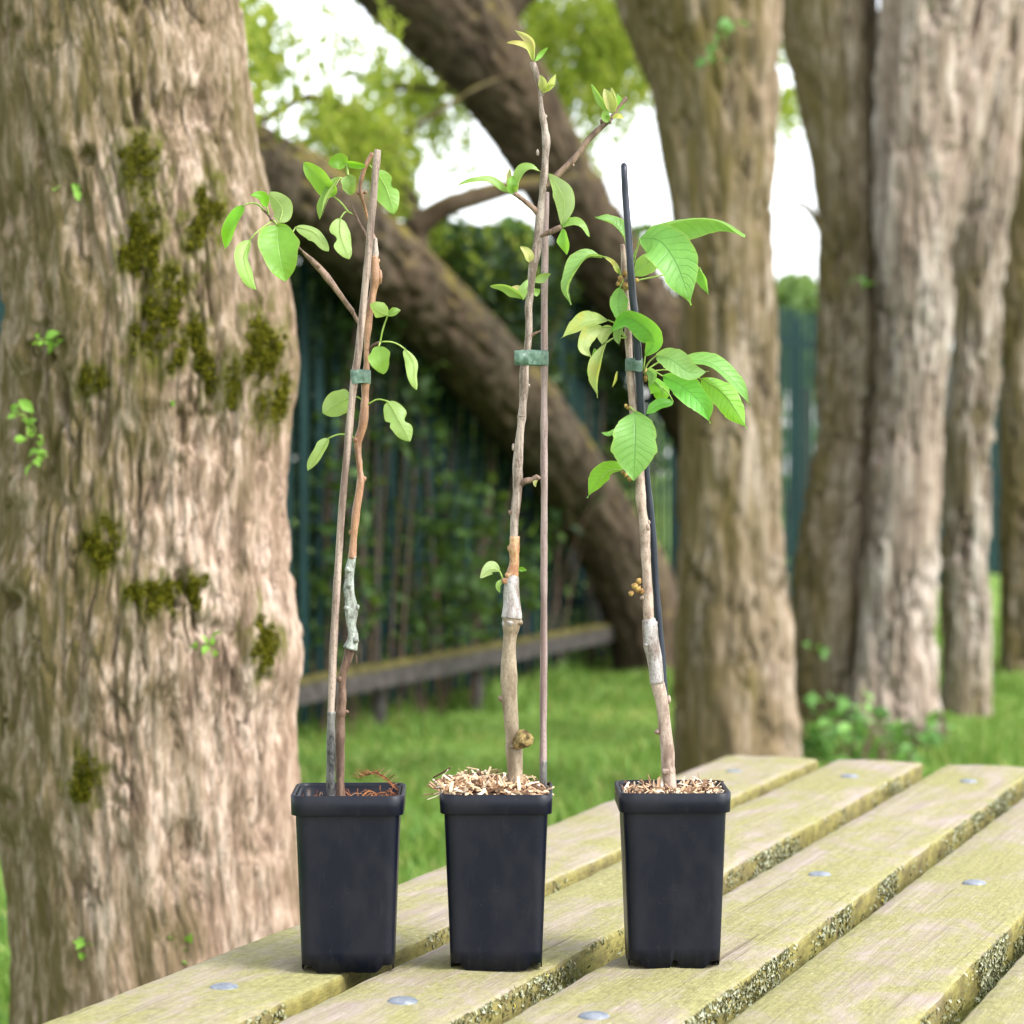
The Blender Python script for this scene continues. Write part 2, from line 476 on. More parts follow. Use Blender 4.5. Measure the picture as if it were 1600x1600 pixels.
def tie_mat():
    k = NT('green_tie_film')
    n = k.noise(k.coord((1, 1, 1)), 240, 4)
    b = k.bsdf(k.ramp(n, [(0.4, (0.085, 0.16, 0.115)), (0.6, (0.19, 0.29, 0.23))]), 0.3, 0.6, n, 0.5, 0.002)
    tr = k.new('ShaderNodeBsdfTranslucent')
    tr.inputs['Color'].default_value = (0.22, 0.36, 0.27, 1)
    tp = k.new('ShaderNodeBsdfTransparent')
    tp.inputs['Color'].default_value = (0.55, 0.75, 0.62, 1)
    mx = k.new('ShaderNodeMixShader')
    mx.inputs[0].default_value = 0.3
    k.link(b.outputs[0], mx.inputs[1])
    k.link(tr.outputs[0], mx.inputs[2])
    m2 = k.new('ShaderNodeMixShader')
    m2.inputs[0].default_value = 0.22
    k.link(mx.outputs[0], m2.inputs[1])
    k.link(tp.outputs[0], m2.inputs[2])
    return k.done(m2)
M['tie'] = tie_mat()

def pot_mat():
    k = NT('black_pot_plastic')
    dust = k.mask(k.noise(k.coord((1, 1, 0.6)), 24, 7, 0.7), 0.44, 0.66)
    scuff = k.mask(k.noise(k.coord((1, 1, 0.12)), 180, 3, 0.6), 0.62, 0.70)
    speck = k.mask(k.noise(k.coord((1, 1, 1)), 620, 2), 0.70, 0.75)
    col = k.mix(k.math('MULTIPLY', dust, 0.5), (0.0026, 0.0040, 0.0112), (0.0095, 0.0092, 0.0115))
    col = k.mix(k.math('MULTIPLY', scuff, 0.35), col, (0.022, 0.022, 0.026))
    col = k.mix(k.math('MULTIPLY', speck, 0.4), col, (0.085, 0.065, 0.05))
    ro = k.math('ADD', k.math('MULTIPLY', dust, 0.22), 0.36)
    return k.done(k.bsdf(col, ro, 0.28, k.noise(k.coord((1, 1, 0.15)), 130, 3), 0.12, 0.001))
M['pot'] = pot_mat()

def fence_mat():
    k = NT('teal_fence_paint')
    n = k.noise(k.coord((1, 1, 0.3)), 6, 4)
    return k.done(k.bsdf(k.ramp(n, [(0.3, (0.004, 0.018, 0.0175)), (0.7, (0.007, 0.031, 0.030))]), 0.6, 0.15))
M['fence'] = fence_mat()

def plank_mat():
    k = NT('weathered_plank')
    oi = k.new('ShaderNodeObjectInfo')
    tc = k.new('ShaderNodeTexCoord')
    ad = k.new('ShaderNodeVectorMath', operation='ADD')
    cb = k.new('ShaderNodeCombineXYZ')
    for i in range(3):
        k.link(k.math('MULTIPLY', oi.outputs['Random'], (3.1, 17.7, 5.3)[i]), cb.inputs[i])
    k.link(tc.outputs['Object'], ad.inputs[0])
    k.link(cb.outputs[0], ad.inputs[1])
    def mp(s):
        m = k.new('ShaderNodeMapping')
        m.inputs['Scale'].default_value = s
        k.link(ad.outputs[0], m.inputs['Vector'])
        return m.outputs[0]
    grain = k.noise(mp((1, 0.035, 1)), 150, 5, 0.72)
    fine = k.noise(mp((1, 0.45, 1)), 260, 5, 0.75)
    wood = k.ramp(grain, [(0.38, (0.27, 0.215, 0.182)), (0.62, (0.37, 0.31, 0.272))])
    patch = k.noise(mp((1, 0.45, 1)), 13, 7, 0.72, 0.6)
    patch2 = k.noise(mp((1, 0.5, 1)), 60, 5, 0.75)
    pf = k.math('ADD', k.math('MULTIPLY', patch, 0.72), k.math('MULTIPLY', patch2, 0.28))
    alg = k.ramp(fine, [(0.36, (0.185, 0.178, 0.060)), (0.64, (0.325, 0.310, 0.118))])
    col = k.mix(k.math('MULTIPLY', k.mask(pf, 0.385, 0.55), 0.88), wood, alg)
    speck = k.mask(k.noise(mp((1, 0.6, 1)), 210, 3, 0.6), 0.66, 0.75)
    col = k.mix(k.math('MULTIPLY', speck, 0.6), col, (0.52, 0.50, 0.38))
    dk = k.mask(k.noise(mp((1, 0.5, 1)), 420, 2, 0.6), 0.70, 0.78)
    col = k.mix(k.math('MULTIPLY', dk, 0.5), col, (0.12, 0.09, 0.05))
    split = k.mask(k.noise(mp((1, 0.012, 1)), 210, 3, 0.6), 0.655, 0.70)
    col = k.mix(k.math('MULTIPLY', split, 0.6), col, (0.10, 0.078, 0.045))
    stain = k.mask(k.noise(mp((1, 0.8, 1)), 22, 5, 0.7), 0.60, 0.72)
    col = k.mix(k.math('MULTIPLY', stain, 0.45), col, (0.145, 0.13, 0.05))
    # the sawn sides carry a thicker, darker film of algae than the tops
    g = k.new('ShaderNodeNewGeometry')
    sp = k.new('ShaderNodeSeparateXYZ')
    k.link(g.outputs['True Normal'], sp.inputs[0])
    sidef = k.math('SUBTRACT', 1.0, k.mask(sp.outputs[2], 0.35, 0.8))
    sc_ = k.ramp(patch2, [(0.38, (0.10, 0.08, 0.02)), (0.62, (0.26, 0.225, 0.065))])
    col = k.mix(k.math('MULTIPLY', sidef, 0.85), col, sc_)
    return k.done(k.bsdf(col, 0.85, 0.2, k.math('ADD', grain, k.math('MULTIPLY', fine, 0.6)), 0.6, 0.003))
M['plank'] = plank_mat()
M['beam'] = simple('dark_beam_wood', (0.16, 0.12, 0.07), (0.30, 0.24, 0.14), 30, 0.9, 0.2)

def ground_mat():
    k = NT('lawn_ground')
    v = k.coord((1, 1, 1))
    n = k.noise(v, 1.3, 6, 0.6)
    n2 = k.noise(v, 40, 4, 0.7)
    col = k.ramp(n, [(0.3, (0.10, 0.19, 0.035)), (0.55, (0.16, 0.26, 0.05)), (0.72, (0.24, 0.23, 0.06))])
    col = k.mix(k.math('MULTIPLY', k.mask(n2, 0.5, 0.7), 0.4), col, (0.06, 0.055, 0.03))
    return k.done(k.bsdf(col, 0.95, 0.1, n2, 0.6, 0.02))
M['ground'] = ground_mat()

# ------------------------------------------------------------------ ground
def ground_z(x, y):
    x, y = np.asarray(x, float), np.asarray(y, float)
    return 0.03 * vnoise(x * 0.7, y * 0.7, np.zeros_like(x)) * np.clip((np.hypot(x, y - 6) - 0.0) / 3, 0, 1)

gx = np.concatenate([-np.geomspace(400, 8, 14), np.linspace(-7, 9, 81), np.geomspace(10, 400, 14)])
gy = np.concatenate([-np.geomspace(400, 3, 14), np.linspace(-2, 24, 105), np.geomspace(25, 800, 16)])
GX, GY = np.meshgrid(gx, gy)
GV = np.stack([GX.ravel(), GY.ravel(), ground_z(GX.ravel(), GY.ravel())], 1)
w = len(gx)
GF = np.array([(j * w + i, j * w + i + 1, (j + 1) * w + i + 1, (j + 1) * w + i) for j in range(len(gy) - 1) for i in range(w - 1)])
tag(part('ground', GV, GF, M['ground']), kind='structure')

# ------------------------------------------------------------------ the slatted table
AL = rad(20.2)                       # planks, fence and tree row all run this way
DV = np.array([math.sin(AL), math.cos(AL), 0])
PV = np.array([math.cos(AL), -math.sin(AL), 0])
TOP = 0.61
T0 = np.array([-0.5, 2.2])           # (s, t) of the table's middle
tloc = PV * T0[0] + DV * T0[1]
table = thing('slatted_table', tloc, 'weathered wooden slatted table with yellow-green algae carrying the three pots', 'table', rotz=-AL)
BOARDS = [(-0.940, -0.809), (-0.786, -0.667), (-0.634, -0.513), (-0.4856, -0.357), (-0.329, -0.205), (-0.175, -0.05)]
TN, TF = 0.95, 3.40

def plank(s0, s1, t0, t1, z0, z1, seed):
    """plank with softened arrises, slight cup and worn edges"""
    hw, hh, b = (s1 - s0) / 2, (z1 - z0) / 2, 0.004
    prof = []
    for cx, cz, a0 in ((hw - b, hh - b, 0), (-hw + b, hh - b, 90), (-hw + b, -hh + b, 180), (hw - b, -hh + b, 270)):
        for q in (0, 45, 90):
            prof.append((cx + b * math.cos(rad(a0 + q)), cz + b * math.sin(rad(a0 + q))))
    pp = []
    for i in range(len(prof)):
        x0, x1 = np.array(prof[i]), np.array(prof[(i + 1) % len(prof)])
        L = np.linalg.norm(x1 - x0)
        for q in range(max(1, int(L / 0.012))):
            pp.append(x0 + (x1 - x0) * q / max(1, int(L / 0.012)))
    pp = np.array(pp)
    n, m = len(pp), 220
    tt = np.linspace(t0, t1, m)
    V = np.zeros((m, n, 3))
    V[..., 0] = (s0 + s1) / 2 + pp[None, :, 0]
    V[..., 1] = tt[:, None]
    V[..., 2] = (z0 + z1) / 2 + pp[None, :, 1]
    x, y, z = V[..., 0] + seed, V[..., 1], V[..., 2]
    edge = np.clip((np.abs(pp[:, 0]) - hw + 0.012) / 0.012, 0, 1)[None]
    d = 0.0012 * vnoise(x * 60, y * 6, z * 60) + 0.0010 * edge * vnoise(x * 90, y * 45, z * 90)
    V[..., 2] += d * np.sign(pp[None, :, 1]) - 0.0015 * (pp[None, :, 0] / hw) ** 2 * (pp[None, :, 1] > 0) * 1.0
    V[..., 0] += 0.0008 * vnoise(x * 3 + 9, y * 5, z * 8) + 0.0009 * edge * vnoise(x * 80 + 5, y * 70, z * 80)
    V = V.reshape(-1, 3)
    i = np.arange(m - 1)[:, None] * n
    j = np.arange(n)[None]
    j2 = (j + 1) % n
    F = np.stack([i + j, i + n + j, i + n + j2, i + j2], -1).reshape(-1, 4)
    V = np.vstack([V, [(s0 + s1) / 2, t0, (z0 + z1) / 2], [(s0 + s1) / 2, t1, (z0 + z1) / 2]])
    a0, b0 = m * n, m * n + 1
    T = [(a0, q, (q + 1) % n) for q in range(n)] + [(b0, (m - 1) * n + (q + 1) % n, (m - 1) * n + q) for q in range(n)]
    return V - np.array([T0[0], T0[1], 0]), [F, np.array(T)]

def flakes(pos, nrm, size, seed=0, lift=0.3, aspect=0.6):
    """little curled leaf-like scales standing off a surface at pos with normal nrm"""
    n = len(pos)
    r = np.random.default_rng(seed)
    t = r.normal(size=(n, 3))
    t -= nrm * (t * nrm).sum(1)[:, None]
    t /= np.linalg.norm(t, axis=1)[:, None] + 1e-9
    t = t + nrm * r.uniform(0.0, lift * 2, (n, 1))
    b = np.cross(nrm, t)
    b /= np.linalg.norm(b, axis=1)[:, None] + 1e-9
    s = size * r.uniform(0.5, 1.4, (n, 1))
    p0 = pos - t * s * 0.5
    p1 = pos + b * s * aspect * 0.5 + nrm * s * 0.25
    p2 = pos + t * s * 0.5 + nrm * s * 0.1
    p3 = pos - b * s * aspect * 0.5 + nrm * s * 0.25
    V = np.stack([p0, p1, p2, p3], 1).reshape(-1, 3)
    k = np.arange(n)[:, None] * 4
    return V, [np.concatenate([k + np.array([[0, 1, 2]]), k + np.array([[0, 2, 3]])])]

bolt_v, bolt_f = [], []
rr = [0.0115, 0.0112, 0.0100, 0.0075, 0.0045, 0.0015]
zz = [-0.002, 0.0008, 0.0020, 0.0029, 0.0034, 0.0036]
for q in range(6):
    for i in range(20):
        an = 2 * math.pi * i / 20
        bolt_v.append((rr[q] * math.cos(an), rr[q] * math.sin(an), zz[q]))
for q in range(5):
    for i in range(20):
        bolt_f.append((q * 20 + i, q * 20 + (i + 1) % 20, (q + 1) * 20 + (i + 1) % 20, (q + 1) * 20 + i))
bolt_me = mesh('bolt', np.array(bolt_v), [np.array(bolt_f), np.array([list(range(100, 120))])], M['bolt'])

for bi, (s0, s1) in enumerate(BOARDS):
    dt = 0.006 * math.sin(bi * 2.3)
    V, F = plank(s0, s1, TN + dt, TF + dt, TOP - 0.042, TOP, bi * 3.7)
    pl = part('plank', V, F, M['plank'], table, local=True)
    for t in (1.737, 2.42, 3.21) + ((1.0,) if bi % 2 else ()):
        put('bolt', bolt_me, pl, ((s0 + s1) / 2 - T0[0] + 0.004 * math.sin(bi * 5 + t), t - T0[1] + 0.006 * math.sin(bi * 3.1), TOP - 0.0005), (0, 0, bi + t))
    # lichen crusts on the side that faces the photographer
    n0 = 15000
    t = RNG.uniform(1.5, 3.4, n0)
    z = RNG.uniform(TOP - 0.040, TOP - 0.001, n0)
    dens = vnoise(t * 9 + bi * 13, z * 40, np.full(n0, 2.0 + bi)) + 0.6 * vnoise(t * 30, z * 90, np.full(n0, 5.0)) + 0.5 * RNG.normal(0, 1, n0) * 0.7 + 0.22 * (bi - 1.5)
    dens -= 0.25 * (t - 2.2)
    keep = dens > (0.30 if bi else 0.95)
    t, z = t[keep], z[keep]
    pos = np.stack([np.full(len(t), s1 - T0[0]) + 0.0008, t - T0[1], z], 1)
    V, F = flakes(pos, np.tile([[1.0, 0, 0]], (len(t), 1)), 0.0036, bi, 0.35, 0.8)
    tag(part('lichen', V, F, M['lichen'], pl, smooth=False, local=True), kind='stuff')
for t in (1.737, 2.42, 3.21):
    V, F = box(-0.93 - T0[0], -0.055 - T0[0], t - 0.03 - T0[1], t + 0.03 - T0[1], TOP - 0.13, TOP - 0.0435)
    part('cross_beam', V, F, M['beam'], table, smooth=False, local=True)
for t in (1.66, 3.13):
    for s in (-0.85, -0.14):
        V, F = box(s - 0.05 - T0[0], s + 0.05 - T0[0], t - T0[1], t + 0.045 - T0[1], -0.02, TOP - 0.044)
        part('leg', V, F, M['beam'], table, smooth=False, local=True)

# ------------------------------------------------------------------ plant pots
def rsq(h, c, nside=44, ncor=6):
    """rounded square outline, half width h, corner radius c"""
    pts = []
    for k in range(4):
        an = k * 90
        R = np.array([[math.cos(rad(an)), -math.sin(rad(an))], [math.sin(rad(an)), math.cos(rad(an))]])
        for q in np.linspace(-1, 1, nside, endpoint=False):
            pts.append(R @ np.array([h, q * (h - c)]))
        for q in np.linspace(0, 90, ncor, endpoint=False):
            pts.append(R @ np.array([h - c + c * math.cos(rad(q)), h - c + c * math.sin(rad(q))]))
    return np.array(pts)

def loft(rings, close=True):
    n, m = len(rings[0]), len(rings)
    V = np.vstack(rings)
    F = [(i * n + j, i * n + (j + 1) % n, (i + 1) * n + (j + 1) % n, (i + 1) * n + j) for i in range(m - 1) for j in range(n)]
    return V, [np.array(F)]

def make_pot(cx, cy, label, rot, seed, midnotch):
    H, b, t, rm = 0.1378, 0.0358, 0.0405, 0.0437
    base = np.array([cx, cy, TOP + 0.0004])
    pot = thing('plant_pot', base, label, 'plant pot', 'black square plant pots', rotz=rad(rot))
    def ring(h, c, z, notch=False, wob=0.0):
        o = rsq(h, c)
        zz = np.full(len(o), z)
        if notch:
            mx = np.minimum(np.abs(o[:, 0]), np.abs(o[:, 1])) / h
            zz = z + 0.0050 * np.clip((mx - 0.64) / 0.14, 0, 1) ** 0.7 + 0.0006 * np.sign(mx - 0.74) * (mx > 0.64)
            if midnotch:
                zz = zz + 0.0065 * np.clip((0.085 - mx) / 0.02, 0, 1)
            zz = zz + 0.0005 * vnoise(o[:, 0] * 260 + seed, o[:, 1] * 260, zz)
        o = o * (1 + wob * vnoise(o[:, 0:1] * 30 + seed, o[:, 1:2] * 30, np.full((len(o), 1), z * 25)))
        return np.column_stack([o, zz])
    rings = [ring(b - 0.0012, 0.006, 0.009), ring(b - 0.0012, 0.006, 0.0, True), ring(b, 0.007, 0.0, True)]
    for q in np.linspace(0.08, 0.93, 12):
        rings.append(ring(b + (t - b) * q, 0.007 + 0.003 * q, 0.006 + q * (H - 0.0145 - 0.006), False, 0.004))
    rings += [ring(t, 0.010, H - 0.0145), ring(t, 0.010, H - 0.002), ring(t - 0.0014, 0.009, H - 0.002)]
    for q in np.linspace(0.9, 0.05, 5):
        rings.append(ring(b - 0.0013 + (t - b) * q, 0.008, 0.009 + q * (H - 0.012)))
    V, F = loft(rings)
    n = len(rings[0])
    F.append(np.array([list(range(len(V) - n, len(V)))]))
    body = part('body', V, F, M['pot'], pot, local=True)
    r = [ring(t + 0.0004, 0.010, H - 0.0150), ring(rm - 0.0004, 0.011, H - 0.0155), ring(rm, 0.0115, H - 0.0150), ring(rm + 0.0002, 0.0115, H - 0.008, False, 0.003),
         ring(rm + 0.0004, 0.0115, H - 0.0006), ring(rm - 0.0003, 0.0112, H), ring(rm - 0.0016, 0.0105, H), ring(rm - 0.0022, 0.010, H - 0.0008), ring(t + 0.0004, 0.0098, H - 0.006), ring(t + 0.0004, 0.010, H - 0.0150)]
    V, F = loft(r)
    part('rim', V, F, M['pot'], pot, local=True)
    return base

PA = make_pot((541 - 800) / FPX * 1.985, 2.022, 'black square plant pot holding the sapling with the round leaves, nearest the mossy trunk', 1.2, 1.0, False)
PB = make_pot((776 - 800) / FPX * 1.993, 2.030, 'black square plant pot heaped with straw-coloured wood chips, middle of the three', -0.8, 5.0, False)
PC = make_pot((1054.5 - 800) / FPX * 2.0, 2.039, 'black square plant pot with a notch in its foot, holding the large-leaved sapling', 0.4, 9.0, True)

def mulch(name, base, level, mound, label, cat, nchip, mat, size, fibre=False, seed=1, over=None):
    r = np.random.default_rng(seed)
    th = thing(name, base + np.array([0, 0, level]), label, cat)
    h = 0.0388
    g = np.linspace(-1, 1, 25)
    X, Y = np.meshgrid(g, g)
    q = np.clip(np.maximum(np.abs(X), np.abs(Y)), 1e-6, 1)
    rr_ = np.hypot(X, Y)
    f = 1 - 0.12 * np.clip((np.minimum(np.abs(X), np.abs(Y)) - 0.75) / 0.25, 0, 1)
    X2, Y2 = X * h * f, Y * h * f
    def surf(x, y):
        return mound(x / h, y / h) + 0.0012 * vnoise(x * 300, y * 300, np.zeros_like(x) + seed)
    V = np.stack([X2.ravel(), Y2.ravel(), surf(X2.ravel(), Y2.ravel())], 1)
    F = np.array([(j * 25 + i, j * 25 + i + 1, (j + 1) * 25 + i + 1, (j + 1) * 25 + i) for j in range(24) for i in range(24)])
    rim_ = [0] 
    part('soil', V, F, M['soil'], th, local=True)
    parts = []
    for k in range(nchip):
        x, y = r.uniform(-1, 1, 2) * (h - 0.001)
        z = float(surf(np.array([x]), np.array([y]))[0]) + r.uniform(0, 0.0035)
        if over is not None and k < over[0]:
            x, y = over[1] + r.normal(0, 0.004), r.uniform(-0.036, 0.02)
            z = over[2] + r.normal(0, 0.003)
        yaw, tilt = r.uniform(0, 6.28), r.normal(0, 0.45)
        L, wd, tk = size * r.uniform(0.4, 1.7), size * r.uniform(0.06, 0.22), size * r.uniform(0.03, 0.09)
        d = np.array([math.cos(yaw) * math.cos(tilt), math.sin(yaw) * math.cos(tilt), math.sin(tilt)])
        s = np.cross(d, [0, 0, 1.0]); s /= np.linalg.norm(s)
        u = np.cross(s, d)
        m = 4
        bend = r.normal(0, 0.18) * L
        vs = []
        for q_ in range(m):
            tt = q_ / (m - 1) - 0.5
            c = np.array([x, y, z]) + d * L * tt + u * bend * (0.25 - tt * tt) * 2
            ww = wd * (0.6 if q_ in (0, m - 1) else 1) * 0.5
            vs += [c + s * ww + u * tk / 2, c - s * ww + u * tk / 2, c - s * ww - u * tk / 2, c + s * ww - u * tk / 2]
        fs = [(q_ * 4 + a_, q_ * 4 + (a_ + 1) % 4, q_ * 4 + 4 + (a_ + 1) % 4, q_ * 4 + 4 + a_) for q_ in range(m - 1) for a_ in range(4)]
        fs += [(3, 2, 1, 0), (m * 4 - 4, m * 4 - 3, m * 4 - 2, m * 4 - 1)]
        parts.append((np.array(vs), [np.array(fs)]))
    V, F = join(parts)
    tag(part('wood_chips' if not fibre else 'chip', V, F, mat, th, smooth=False, local=True), kind='stuff')
    return th, surf

mA, _ = mulch('potting_soil', PA, 0.1275, lambda x, y: 0.002 * x - 0.001, 'dark potting soil with red-brown root fibres in the pot nearest the mossy trunk', 'soil', 130, M['coir'], 0.008, True, 3)
mB, _ = mulch('bark_mulch', PB, 0.1360, lambda x, y: 0.0075 * np.clip(0.75 - 0.9 * x, 0, 1) * (1 - 0.55 * np.clip(-y, 0, 1)) * np.clip(1.2 - x ** 4, 0, 1) - 0.002,
              'heap of straw-coloured wood chips spilling over the rim of the middle pot', 'mulch', 520, M['chips'], 0.0145, False, 4, (46, -0.043, 0.0035))
mC, _ = mulch('bark_mulch', PC, 0.1335, lambda x, y: 0.001 * x - 0.0005, 'thin level layer of pale wood chips in the pot of the large-leaved sapling', 'mulch', 330, M['chips'], 0.0115, False, 5)

def hairs(pts, r0, name, mat, parent):
    V, F = join([tube(spline(p, 7), np.linspace(r0, r0 * 0.5, 7), 4) for p in pts])
    tag(part(name, V, F, mat, parent, local=True), kind='stuff')
r = np.random.default_rng(8)
hp = []
for k in range(90):
    x, y = r.uniform(-0.036, 0.036), r.uniform(-0.036, 0.03)
    if k % 3 == 0: x = abs(x) * 0.5 + 0.018
    z = r.uniform(-0.001, 0.002)
    dx, dy, dz = r.normal(0, 0.006), r.normal(0, 0.005), abs(r.normal(0.004, 0.004))
    hp.append([(x, y, z), (x + dx * 0.5, y + dy * 0.5, z + dz), (x + dx, y + dy, z + dz * 0.7)])
for k in range(60):                     # tangle of orange rootlets arching up by the far rim
    u = r.uniform(0, 1)
    x, y, z = 0.006 + 0.031 * u, 0.033 - 0.004 * u, 0.011 + 0.011 * math.sin(2.6 * (1 - u)) - 0.004 * u
    L = r.uniform(0.003, 0.010)
    an = r.uniform(-0.9, 0.9) + (math.pi if r.random() < 0.6 else 0)
    hp.append([(x, y, z - 0.002), (x + 0.5 * L * math.cos(an), y + r.normal(0, 0.001), z + 0.5 * L * math.sin(an) * 0.6), (x + L * math.cos(an), y + r.normal(0, 0.002), z + L * abs(math.sin(an)) * 0.8)])
for k in range(6):
    u0 = r.uniform(0.0, 0.3)
    hp.append([(0.006 + 0.031 * u, 0.033 - 0.004 * u, 0.0105 + 0.011 * math.sin(2.6 * (1 - u)) - 0.004 * u + r.normal(0, 0.0006)) for u in np.linspace(u0, 1.0, 6)] + [(0.037, 0.030, -0.001)])
hairs(hp, 0.00022, 'root_fibres', M['coir'], mA)
hp = []
for k in range(40):                     # straw ends on the heap
    x, y = r.uniform(-0.044, 0.03), r.uniform(-0.034, 0.03)
    z = 0.004 + 0.006 * max(0, -x / 0.04)
    d = r.normal(0, 1, 3); d[2] = abs(d[2]) * 0.7 - (0.8 if x < -0.04 else 0)
    d *= r.uniform(0.004, 0.012) / np.linalg.norm(d)
    p = np.array([x, y, z])
    hp.append([p, p + d * 0.5 + [0, 0, 0.0008], p + d])
hairs(hp, 0.00032, 'straw', M['chips'], mB)

# ------------------------------------------------------------------ saplings
PXM = 2.03 / FPX                      # metres per photo pixel at the pots

def stem_disp(seed, amp=0.00035, f=300, lum=0.0005):
    def fn(cx, cy, s):
        return amp * fbm(cx * f + seed, cy * f, s * f * 0.18, 3) * 2 + lum * (vnoise(cx * 60 + seed, cy * 60, s * 70) + 0.8 * np.clip(vnoise(cx * 25 + seed, cy * 25, s * 130) - 0.3, 0, 1))
    return fn

def stick(name, pts, mat, parent, Y, seed=0.0, seg=14, amp=0.0006, lum=0.0008, step=3.0, knots=()):
    """pts: (px, py, radius px[, dY])"""
    pw = []
    for p in pts:
        d = p[3] if len(p) > 3 else 0.0
        q = P(p[0], p[1], Y + d)
        pw.append([*q, p[2] * (Y + d) / FPX])
    pw = np.array(pw)
    L = np.linalg.norm(np.diff(pw[:, :3], axis=0), axis=1).sum()
    n = max(4, int(L / (step * PXM)))
    c = spline(pw, n)
    pieces = [tube(c[:, :3], np.maximum(c[:, 3], 0.0003), seg, stem_disp(seed, amp, 300, lum))]
    for (x, y, rx, rz, dy) in knots:
        pieces.append(blob(P(x, y, Y + dy), (rx * PXM, rx * PXM, rz * PXM), 10, 7, 0.35, 2.5, x * 0.37))
    V, F = join(pieces)
    return part(name, V, F, mat, parent)

def wprof(t, kind):
    if kind == 'pear':       # broad, rounded, short pointed tip
        w_ = np.sin(math.pi * np.clip(t, 0, 1) ** 0.82) ** 0.62
        return w_ * np.where(t > 0.88, 1 - 0.35 * ((t - 0.88) / 0.12) ** 2, 1)
    if kind == 'cherry':     # elliptic with a drawn-out tip
        w_ = np.sin(math.pi * np.clip(t / 0.95, 0, 1) ** 0.92) ** 0.78
        return np.maximum(w_, 0.045 * (1 - t)) * np.where(t > 0.8, 1 - 0.25 * (t - 0.8) / 0.2, 1)
    return np.sin(math.pi * np.clip(t, 0, 1) ** 0.9) ** 0.85

def leaf(parent, Y, pts, hw, mat, roll=0.0, fold=12.0, kind='pear', serr=0, notch=(), stalk=None, wave=0.11, name='leaf', seed=None, right=1.0, left=1.0, twist=0.0, curl=0.0):
    """pts: midrib (px, py, dY); hw: half width in px; roll turns the blade about its midrib (0 = faces the camera)"""
    sd = seed if seed is not None else pts[0][0] * 0.13 + pts[0][1] * 0.07
    n, m = 30, 6
    c = spline(np.array([P(p[0], p[1], Y + (p[2] if len(p) > 2 else 0)) for p in pts]), n)
    T = np.gradient(c, axis=0)
    T /= np.linalg.norm(T, axis=1)[:, None]
    t = np.linspace(0, 1, n)
    S0 = np.cross(T, np.array([0, 1.0, 0]))
    S0 /= np.linalg.norm(S0, axis=1)[:, None] + 1e-9
    for i in range(1, n):
        if S0[i].dot(S0[i - 1]) < 0: S0[i] = -S0[i]
    N0 = np.cross(S0, T)
    N0 *= -np.sign(N0[:, 1:2] + 1e-9) if np.all(N0[:, 1] * N0[0, 1] > 0) else -np.sign(N0[0, 1])
    ro = np.radians(roll + twist * t)[:, None]
    S = S0 * np.cos(ro) + N0 * np.sin(ro)
    N = N0 * np.cos(ro) - S0 * np.sin(ro)
    W = hw * PXM * wprof(t, kind)
    V, uv = [], []
    for j in range(-m, m + 1):
        u = j / m
        k = (right if j > 0 else left)
        wj = W * abs(u) * k
        wj = wj * (1 + 0.10 * abs(u) * vnoise(t * 5 + sd * 3 + (4.0 if j > 0 else 0), t * 0 + sd, t * 0))
        if serr and abs(j) == m:
            wj = wj * (1 + 0.045 * ((t * serr) % 1.0 - 0.5) * 2)
        for (sd_, tc, dep, wid) in notch:
            if sd_ * j > 0:
                wj = wj * (1 - dep * abs(u) ** 1.5 * np.exp(-((t - tc) / wid) ** 2))
        f = np.radians(fold * (0.6 + 0.8 * abs(u)))
        off = wave * hw * PXM * abs(u) ** 2 * np.sin(t * 9 + sd * 3 + (2.0 if j > 0 else 0)) + curl * hw * PXM * u * u
        puck = 0.02 * hw * PXM * np.sin(t * 60 - abs(u) * 9) * (abs(u) > 0.1) * (abs(u) < 0.99)
        V.append(c + (np.sign(j) * S) * (wj * np.cos(f))[:, None] + N * (wj * np.sin(f) + off + puck)[:, None])
        uv.append(np.column_stack([np.full(n, 0.5 + 0.5 * u), t]))
    V = np.stack(V, 1)
    uv = np.stack(uv, 1).reshape(-1, 2)
    q = 2 * m + 1
    F = np.array([(i * q + j, i * q + j + 1, (i + 1) * q + j + 1, (i + 1) * q + j) for i in range(n - 1) for j in range(2 * m)])
    # the blade's upper side is the one turned to the camera when roll is 0
    v0, v1, v2 = V[n // 2, m], V[n // 2, m + 1], V[n // 2 + 1, m]
    if np.cross(v1 - v0, v2 - v0).dot(N[n // 2]) < 0:
        F = F[:, ::-1]
    o = part(name, V.reshape(-1, 3), F, mat, parent, uv=uv)
    if stalk:
        cc = spline(np.array([P(p[0], p[1], Y + (p[2] if len(p) > 2 else 0)) for p in stalk] + [c[0]]), 10)
        Vs, Fs = tube(cc, np.linspace(1.5, 1.2, 10) * PXM, 6)
        part('leaf_stalk', Vs, Fs, M['stalk'], o)
    # raised midrib underneath
    Vr, Fr = tube(c[: n - 2] - N[: n - 2] * 0.0009, np.linspace(0.75, 0.25, n - 2) * PXM, 5)
    part('midrib', Vr, Fr, M['stalk'], o)
    return o

GSAP = 'grafted saplings in pots'
